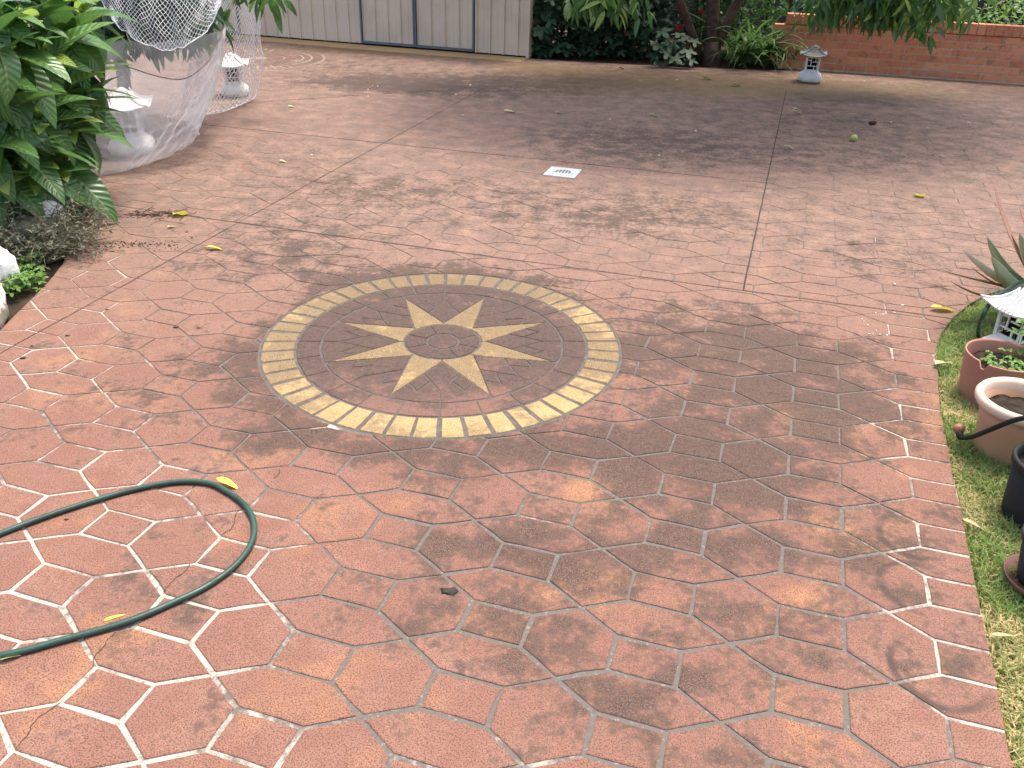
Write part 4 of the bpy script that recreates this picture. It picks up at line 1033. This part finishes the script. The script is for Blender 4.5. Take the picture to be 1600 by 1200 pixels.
# red flowers belong to the dark shrub: each a bloom of its own
FL = [(976, 51), (1059, 15), (1096, 18), (1059, 46), (1063, 42), (1097, 22)]
hib = [o for o in bpy.data.objects if o.name == 'hibiscus_shrub'][0]
fv = MB()
for k in range(6):
    a = k * 1.047; vs, fs, uv = leaf_strip(.04, .03, .5, .3, 3, .8); M = frame((math.cos(a), math.sin(a), .4)); fv.add([M @ Vector(v) for v in vs], fs, uv)
FME = fv.mesh('bloom'); FME.materials.append(M_RED)
for px, py in FL:
    o = link('bloom', FME, None, hib, at(px, py, 10.86) - hib.location); o.rotation_euler = (R(70), 0, random.random() * 3); o.scale = (.9, .9, .9)
# strap-leaved plant
SBp = Vector((2.86, 10.72, 0)); strap = empty('strap_leaf_plant', SBp, 0, 'strap-leaved clump between the forked tree and the brick wall', 'plant')
SM = []
for L, W, dr_ in ((.85, .034, 1.5), (.7, .030, 1.9), (1.0, .036, 1.2), (.5, .028, 1.0)): SM.append(leaf_mesh('strap_leaf', L, W, dr_, .2, 9, .35, .3))
for me in SM: me.materials.append(M_STRAP)
SMD = SM[1].copy(); SMD.materials.clear(); SMD.materials.append(M_STRAPD)
for k in range(290):
    p = Vector((random.uniform(-.40, .34), random.uniform(-.12, .3), random.uniform(0, .12))); a = random.random() * 6.283
    d = Vector((math.cos(a) * .7, math.sin(a) * .7 - .1, random.uniform(.7, 2.2))); dry = k < 18
    o = link('leaf', SMD if dry else random.choice(SM), None, strap, p)
    if dry: d.z = random.uniform(.0, .35)
    o.rotation_euler = frame(d, random.uniform(-.5, .5)).to_euler(); s_ = random.uniform(.6, 1.05); o.scale = (s_, s_, s_)

# ------------------------------------------------------------------ lawn strip on the right
random.seed(3)
soil = flat('lawn_soil', [(x + .006, y) for x, y in GRASS_EDGE] + [(5.4, 4.3), (5.4, -.4), (.8, -.4)], -.032, .06, simple('lawn thatch', (.15, .13, .06), .95, .4, 25, .1, (.07, .06, .03), .8, 60), kind='structure')
GRg = Region(GRASSP); gpoly = GRg.p; gb, gd = MB(), MB(); tries = 0; made = 0
while made < 26000 and tries < 200000:
    tries += 1; x, y = random.uniform(.95, 3.3), random.uniform(.9, 4.4)
    if not in_view(Vector((x, y))) or not inside((x, y), gpoly): continue
    made += 1; dryf = mnoise.noise(Vector((x * 3.2, y * 3.2, 0))) + .45 * mnoise.noise(Vector((x * 9, y * 9, 2))) + (.22 if y < 1.9 else 0)
    dry = random.random() < (.72 if dryf > .05 else .28)
    L = random.uniform(.02, .052) * (.8 if dry else 1); a = random.random() * 6.283; ln = random.uniform(.3, 1.3) if not dry else random.uniform(.8, 2.2)
    dx, dy = math.cos(a), math.sin(a); wd = random.uniform(.0012, .0026); p = Vector((x, y, -.034)); mid = p + Vector((dx * L * .3 * ln, dy * L * .3 * ln, L * .62)); tip = p + Vector((dx * L * .9 * ln, dy * L * .9 * ln, L * (1.05 if not dry else .55)))
    s_ = Vector((-dy, dx, 0)) * wd
    (gd if dry else gb).add([p - s_, p + s_, mid + s_ * .8, mid - s_ * .8, tip], [(0, 1, 2, 3), (3, 2, 4)])
tag(gb.build('lawn_grass', M_GRASS), 'green lawn grass along the right edge of the paving', 'grass', kind='stuff')
tag(gd.build('dry_grass', M_GRASSD), 'straw coloured dry grass in the lawn at the right', 'grass', kind='stuff')

# ------------------------------------------------------------------ pots
def pot(name, loc, label, mat, prof_out, rim, soilz, soilr, parts=True, rimmat=None, catn='pot'):
    t = empty(name, loc, 0, label, catn); b = MB(); b.lathe(prof_out, 72); b.build('body', mat, t, smooth=True)
    if rim: b = MB(); b.lathe(rim, 40); b.build('rim', rimmat or mat, t, smooth=True)
    b = MB()
    b.lathe([(.001, soilz + .006), (soilr * .5, soilz + .002), (soilr, soilz)], 28, wob=.02); so = b.build('soil', M_POTSOIL, t, smooth=True)
    for v in so.data.vertices: v.co.z += .012 * mnoise.noise(Vector((v.co.x * 30, v.co.y * 30, loc[0])))
    return t
G0 = -.03
p1 = pot('beige_clay_pot', (1.745, 2.49, G0), 'beige clay pot with thick pale rim and dark soil on the lawn', M_BEIGE,
    [(.001, .0), (.102, .0), (.108, .012), (.112, .05), (.124, .14), (.136, .195), (.124, .195), (.118, .12)], [(.132, .19), (.149, .193), (.155, .203), (.156, .218), (.149, .229), (.136, .229), (.128, .218), (.124, .18)], .168, .126, rimmat=M_BEIGER)
b = MB(); b.lathe([(.001, -.001), (.12, -.001), (.124, .008), (.114, .010)], 32); b.build('saucer', M_SAUC, p1, smooth=True)
p2 = pot('terracotta_pot', (1.872, 2.875, G0), 'thin terracotta coloured pot with chipped rim and small weeds', M_TERRA,
    [(.001, 0), (.112, 0), (.116, .01), (.130, .1), (.138, .192), (.139, .198), (.134, .199), (.132, .19), (.124, .1)], None, .145, .128)
bm = bmesh.new(); bm.from_mesh(p2.children[0].data)
vv = [v for v in bm.verts if v.co.z > .188 and -2.66 < math.atan2(v.co.y, v.co.x) < -2.5]
for v in vv: v.co.z -= .026
bm.to_mesh(p2.children[0].data); bm.free()
p3 = pot('black_nursery_pot', (1.655, 2.115, G0), 'black plastic nursery pot at the right edge of the picture', M_BLACK, [(.001, 0), (.098, 0), (.104, .02), (.118, .2), (.116, .2), (.102, .03)], [(.116, .195), (.126, .197), (.128, .215), (.124, .222), (.115, .218), (.112, .18)], .17, .112)
p4 = pot('blue_pot', (1.500, 1.80, G0 + .013), 'dark blue plastic pot standing in a brown saucer', M_BLUE, [(.001, .012), (.062, .012), (.070, .03), (.09, .16), (.087, .16), (.07, .03)], [(.088, .155), (.096, .157), (.097, .17), (.09, .173), (.085, .16)], .14, .082)
b = MB(); b.lathe([(.001, .004), (.088, .004), (.094, .012), (.105, .034), (.101, .035), (.090, .014), (.001, .011)], 40)
o = b.build('plant_saucer', M_SAUC, None, (1.500, 1.80, G0 + .012), smooth=True); tag(o, 'brown plastic plant saucer under the dark blue pot', 'saucer')
weed((1.90, 2.88, G0 + .15), .10, 40, 'small weeds growing in the terracotta pot', M_WEED, .022, .03)
weed((1.86, 2.52, G0 + .17), .05, 14, 'leafy seedling growing in the beige pot', M_WEED, .035, .07)
weed((2.0, 2.98, G0 + .16), .06, 14, 'taller leafy sprig between terracotta pot and lantern', M_WEED, .05, .14)
weed((1.72, 2.16, G0 + .17), .05, 14, 'green seedling in the black nursery pot', M_WEED, .04, .08)
weed((2.42, 3.52, G0), .12, 40, 'bright yellow green leafy sprig below the aloe', M_MANGOY, .06, .26)

# aloe
random.seed(14)
AL = Vector((2.53, 3.72, G0)); aloe = empty('aloe_plant', AL, 0, 'grey green aloe with bleached and reddish leaves at the right edge', 'aloe')
def aloe_leaf(base, d, L, W, bend, mat, sag=Vector((0, 0, 1))):
    n = 9; pts = []; p = Vector(base); d = Vector(d).normalized(); b = MB(); vs = []; fs = []; uv = []
    for i in range(n + 1):
        t = i / n; side = d.cross(Vector((0, 0, 1)));
        side = side.normalized() if side.length > .05 else Vector((1, 0, 0)); nrm = side.cross(d).normalized(); wd = W * (1 - t) ** .6 * .5 + .001; th = wd * .55
        vs += [p - side * wd + nrm * wd * .35, p + nrm * .05 * wd, p + side * wd + nrm * wd * .35, p - nrm * th]; uv += [(0, t), (.5, t), (1, t), (.5, t)]
        if i:
            o_ = 4 * (i - 1)
            for k in range(4): fs.append((o_ + k, o_ + (k + 1) % 4, o_ + 4 + (k + 1) % 4, o_ + 4 + k))
        p = p + d * (L / n); d = (d + sag * bend / n).normalized()
    b.add(vs, fs, uv); return b.build('leaf', mat, aloe, smooth=True)
Z = Vector((0, 0, 1))
for (px, py, Y, W, bend, mt) in ((1561, 357, 3.65, .055, .9, M_ALOE), (1517, 384, 3.55, .05, .5, M_ALOEP), (1564, 385, 3.45, .075, .8, M_ALOE), (1498, 430, 3.35, .028, .5, M_ALOER), (1477, 421, 3.45, .020, .1, M_ALOER), (1528, 411, 3.5, .018, .5, M_ALOER),
                                  (1563, 289, 4.2, .030, .6, M_ALOER), (1597, 326, 4.0, .03, .3, M_ALOER), (1620, 330, 3.8, .07, .5, M_ALOE), (1640, 380, 3.5, .07, .5, M_ALOE), (1600, 365, 3.5, .065, .4, M_ALOE), (1585, 370, 3.75, .04, .3, M_ALOER), (1660, 330, 3.9, .06, .4, M_ALOE)):
    tip = at(px, py, Y) - AL; base = Vector((random.uniform(-.03, .03), random.uniform(-.03, .03), .10)); dd = tip - base; L = dd.length * 1.06
    aloe_leaf(base, dd - Z * bend * dd.length * .5, L, W * (2.5 if W > .04 else 1.5), bend, mt)
b = MB(); b.tube([(0, 0, -.02), (0, 0, .12)], [.04, .035], 8); b.build('stem', M_TWIG, aloe, smooth=True)

# ------------------------------------------------------------------ hoses
def hose(name, pts, r, mat, label, n=12, sub=12, catn='hose'):
    pts = [Vector(p) for p in pts]; k = (len(pts) - 1) * sub; b = MB(); b.tube([cat(pts, q / k) for q in range(k + 1)], r, n); o = b.build(name, mat, None, smooth=True); return tag(o, label, catn)
HP = [(-2.4, .9), (-1.95, 1.28), (-1.62, 1.68), (-1.451, 1.862), (-1.324, 1.975), (-1.18, 2.075), (-1.049, 2.132), (-.945, 2.133), (-.865, 2.088), (-.795, 2.025), (-.748, 1.95), (-.728, 1.86), (-.745, 1.765), (-.795, 1.68), (-.867, 1.612), (-.954, 1.544), (-1.086, 1.478), (-1.213, 1.422), (-1.6, 1.31), (-2.3, 1.2)]
hose('garden_hose', [(x, y, .0100) for x, y in HP], .0088, M_HOSE, 'dark green garden hose looped on the paving at lower left')
q = [at(1640, 425, 3.2), at(1592, 443, 3.3), at(1555, 465, 3.3), at(1535, 495, 3.25), gr(1529, 525, G0 + .03), gr(1545, 540, G0 + .012), gr(1580, 535, G0 + .012)]
hose('green_hose', q, .0085, M_HOSE, 'dark green hose arching down beside the ribbed white lantern')
q = [at(1680, 648, 2.2), at(1630, 650, 2.23), at(1590, 655, 2.27), at(1555, 668, 2.33), at(1520, 682, 2.42), at(1500, 684, 2.5)]
ih = empty('irrigation_pipe', q[-1], 0, 'black irrigation pipe with brown end cap crossing in front of the beige pot', 'pipe')
b = MB(); b.tube([cat(q, k / 30) - q[-1] for k in range(31)], .0085, 10); b.build('pipe', M_BLACK, ih, smooth=True)
e = (q[-1] - q[-2]).normalized(); ez = Vector((e.x * .6, e.y * .6, .35)).normalized()
b = MB(); b.tube([-e * .01, ez * .012, ez * .03], [.0115, .0125, .012], 12); b.build('elbow', M_BLACK, ih, smooth=True)
b = MB(); b.tube([ez * .018, ez * .03, ez * .036, ez * .048], [.013, .0195, .0195, .016], 14); b.build('end_cap', M_COPP, ih, smooth=True)

# ------------------------------------------------------------------ fallen leaves, fruit, debris
random.seed(77)
def fallen(px, py, ang, L, W, mat, label, curl=.5, z=.004):
    me = leaf_mesh('fallen_leaf', L, W, curl, .35, 7, .75, .4)
    o = link('fallen_leaf', me, mat, None, gr(px, py) + Vector((0, 0, z + L * curl * .22))); o.rotation_euler = (random.uniform(-.2, .2), random.uniform(-.12, .08), ang); return tag(o, label, 'leaf')
g_ = M_GLEAF; y_ = M_YLEAF
fallen(787, 176, .1, .13, .045, g_, 'pale green fallen leaf on the dark paving left of the grate')
fallen(868, 177, .3, .09, .035, g_, 'small pale green fallen leaf beyond the white grate')
fallen(1013, 180, -.5, .12, .04, g_, 'curled pale fallen leaf in the middle of the dark paving')
fallen(1236, 177, -.1, .14, .035, g_, 'pale curled fallen leaf on the far joint below the brick wall lantern', .9)
fallen(1224, 233, .15, .13, .035, g_, 'pale fallen leaf just right of the long saw cut', .9)
fallen(1434, 310, .9, .10, .07, y_, 'yellow fallen leaf on the salmon paving at the right', .9)
fallen(272, 341, 1.1, .12, .07, y_, 'bright yellow fallen leaf by the left end of the joint', .8)
fallen(322, 390, .05, .13, .035, y_, 'flat yellow fallen leaf left of the medallion')
fallen(340, 755, -.35, .085, .028, y_, 'yellow leaf touching the top of the hose loop', .4, .012)
fallen(1453, 485, .0, .13, .05, y_, 'yellow green fallen leaf beside the aloe at the right')
fallen(1460, 575, .5, .11, .05, g_, 'pale leaf on the paving edge left of the terracotta pot', .3, .012)
fallen(436, 253, -.2, .06, .03, g_, 'small green fallen leaf in front of the netted lantern')
fallen(-6, 1034, .3, .055, .02, g_, 'pale green leaf under the hose at the left edge', .2)
fallen(262, 357, .6, .05, .03, g_, 'tiny pale leaf in front of the bright yellow leaf')
fallen(165, 978, .55, .05, .010, y_, 'thin yellow leaf along the near side of the hose', .1, .018)
fallen(150, 360, .1, .08, .015, g_, 'narrow green leaf near the grey scrub')
fallen(450, 168, .4, .08, .03, g_, 'green leaf near the coarse netting on the back paving')
fallen(1240, 171, 0, .06, .04, g_, 'short pale leaf directly behind the curled one on the far joint')
fallen(965, 108, .2, .09, .035, M_DRYL, 'pale dry leaf in front of the dark fig shrub')
fallen(1095, 124, -.2, .15, .05, M_MANGO, 'dark green fallen leaf in front of the fig sucker')
fallen(1140, 135, .1, .13, .05, M_MANGO, 'dark green fallen leaf right of the other dark one')
fallen(1503, 812, -.7, .075, .02, M_DRYL, 'pale dry leaf on the lawn at the paving edge', .2, .0)
fallen(1549, 992, -.1, .06, .012, M_DRYL, 'straw coloured leaf on the near lawn by the edge', .1, .0)
def lump(name, px, py, r, mat, label, catn, sq=(1, 1, 1), nz=.1):
    bm = bmesh.new(); bmesh.ops.create_icosphere(bm, subdivisions=3, radius=r)
    for v in bm.verts: v.co = Vector((v.co.x * sq[0], v.co.y * sq[1], v.co.z * sq[2])) * (1 + nz * mnoise.noise(v.co / r * 1.6 + Vector((px, py, 0))) + nz * .6 * mnoise.noise(v.co / r * 4))
    me = bpy.data.meshes.new(name); bm.to_mesh(me); bm.free(); me.polygons.foreach_set('use_smooth', [True] * len(me.polygons))
    o = link(name, me, mat, None, gr(px, py) + Vector((0, 0, r * sq[2] * .93))); return tag(o, label, catn)
fr = lump('green_fruit', 1333, 221, .030, M_FRUIT, 'round green fruit lying on the dark paving', 'fruit', (1, 1, .94), .03)
lump('dried_fruit', 1363, 195, .026, M_DEBRIS, 'brown shrivelled fruit behind the green one', 'fruit', (1.3, 1, .7), .25)
lump('moss_clump', 703, 924, .011, simple('dark moss', (.045, .045, .03), .95, .4, 60), 'small dark moss clump on a tile right of the hose', 'moss', (1.8, 1.3, .12), .7)
for px, py, r, lb in ((36, 560, .014, 'brown droppings on the tile near the left edge'), (105, 525, .012, 'brown seed pod on a tile below the left joint'), (167, 484, .010, 'small brown pod beside the diagonal joint'), (275, 512, .014, 'brown crumpled bit left of the medallion'),
                      (292, 363, .011, 'small brown bit near the tiny pale leaf'), (300, 372, .010, 'dark brown bit beside the long joint'), (50, 541, .009, 'small brown bit on a tile at the far left'), (310, 513, .010, 'thin brown bit beside the crumpled one'), (104, 812, .008, 'black speck of dirt above the hose')):
    lump('debris', px, py, r * .6, M_DEBRIS, lb, 'debris', (1.3, .8, .35), .4)
# soil washed out by the scrub, and a twig heap
b = MB()
for k in range(90):
    p = gr(240, 335) + Vector((random.gauss(0, .09), random.gauss(0, .03), 0)); a = random.random() * 6.283; L = random.uniform(.02, .07); b.tube([p + Vector((0, 0, .004)), p + Vector((math.cos(a) * L, math.sin(a) * L, random.uniform(.003, .012)))], .0016, 4)
tag(b.build('twig_litter', M_DEBRIS), 'dark twig litter beside the bright yellow leaf', 'twigs', kind='stuff')
b = MB()
for k in range(110):
    p = gr(150 + random.random() * 130, 384 + random.gauss(0, 3.5)) ; b.box((p.x, p.y, .002), (random.uniform(.003, .010), random.uniform(.003, .008), random.uniform(.002, .005)), random.random() * 3)
tag(b.build('soil_crumbs', M_DEBRIS), 'line of dark soil crumbs washed out from the scrub', 'soil', kind='stuff')
b = MB()
for k in range(12):
    px, py = random.uniform(1340, 1400), random.uniform(485, 530); p = gr(px, py); b.box((p.x, p.y, .003), (random.uniform(.003, .008), random.uniform(.003, .007), .004), random.random() * 3)
for (px, py) in ((1398, 445), (1410, 478), (712, 148), (735, 133), (575, 140), (582, 134), (590, 135), (487, 243), (575, 151), (723, 180), (1392, 191), (1514, 192), (1350, 127), (953, 187), (1087, 205), (1030, 243), (1000, 126), (1058, 125), (1288, 128)):
    p = gr(px, py); b.box((p.x, p.y, .004), (random.uniform(.006, .016), random.uniform(.006, .016), .005), random.random() * 3)
tag(b.build('white_grit', M_WHITEB), 'scattered white crumbs on the paving', 'grit', kind='stuff')
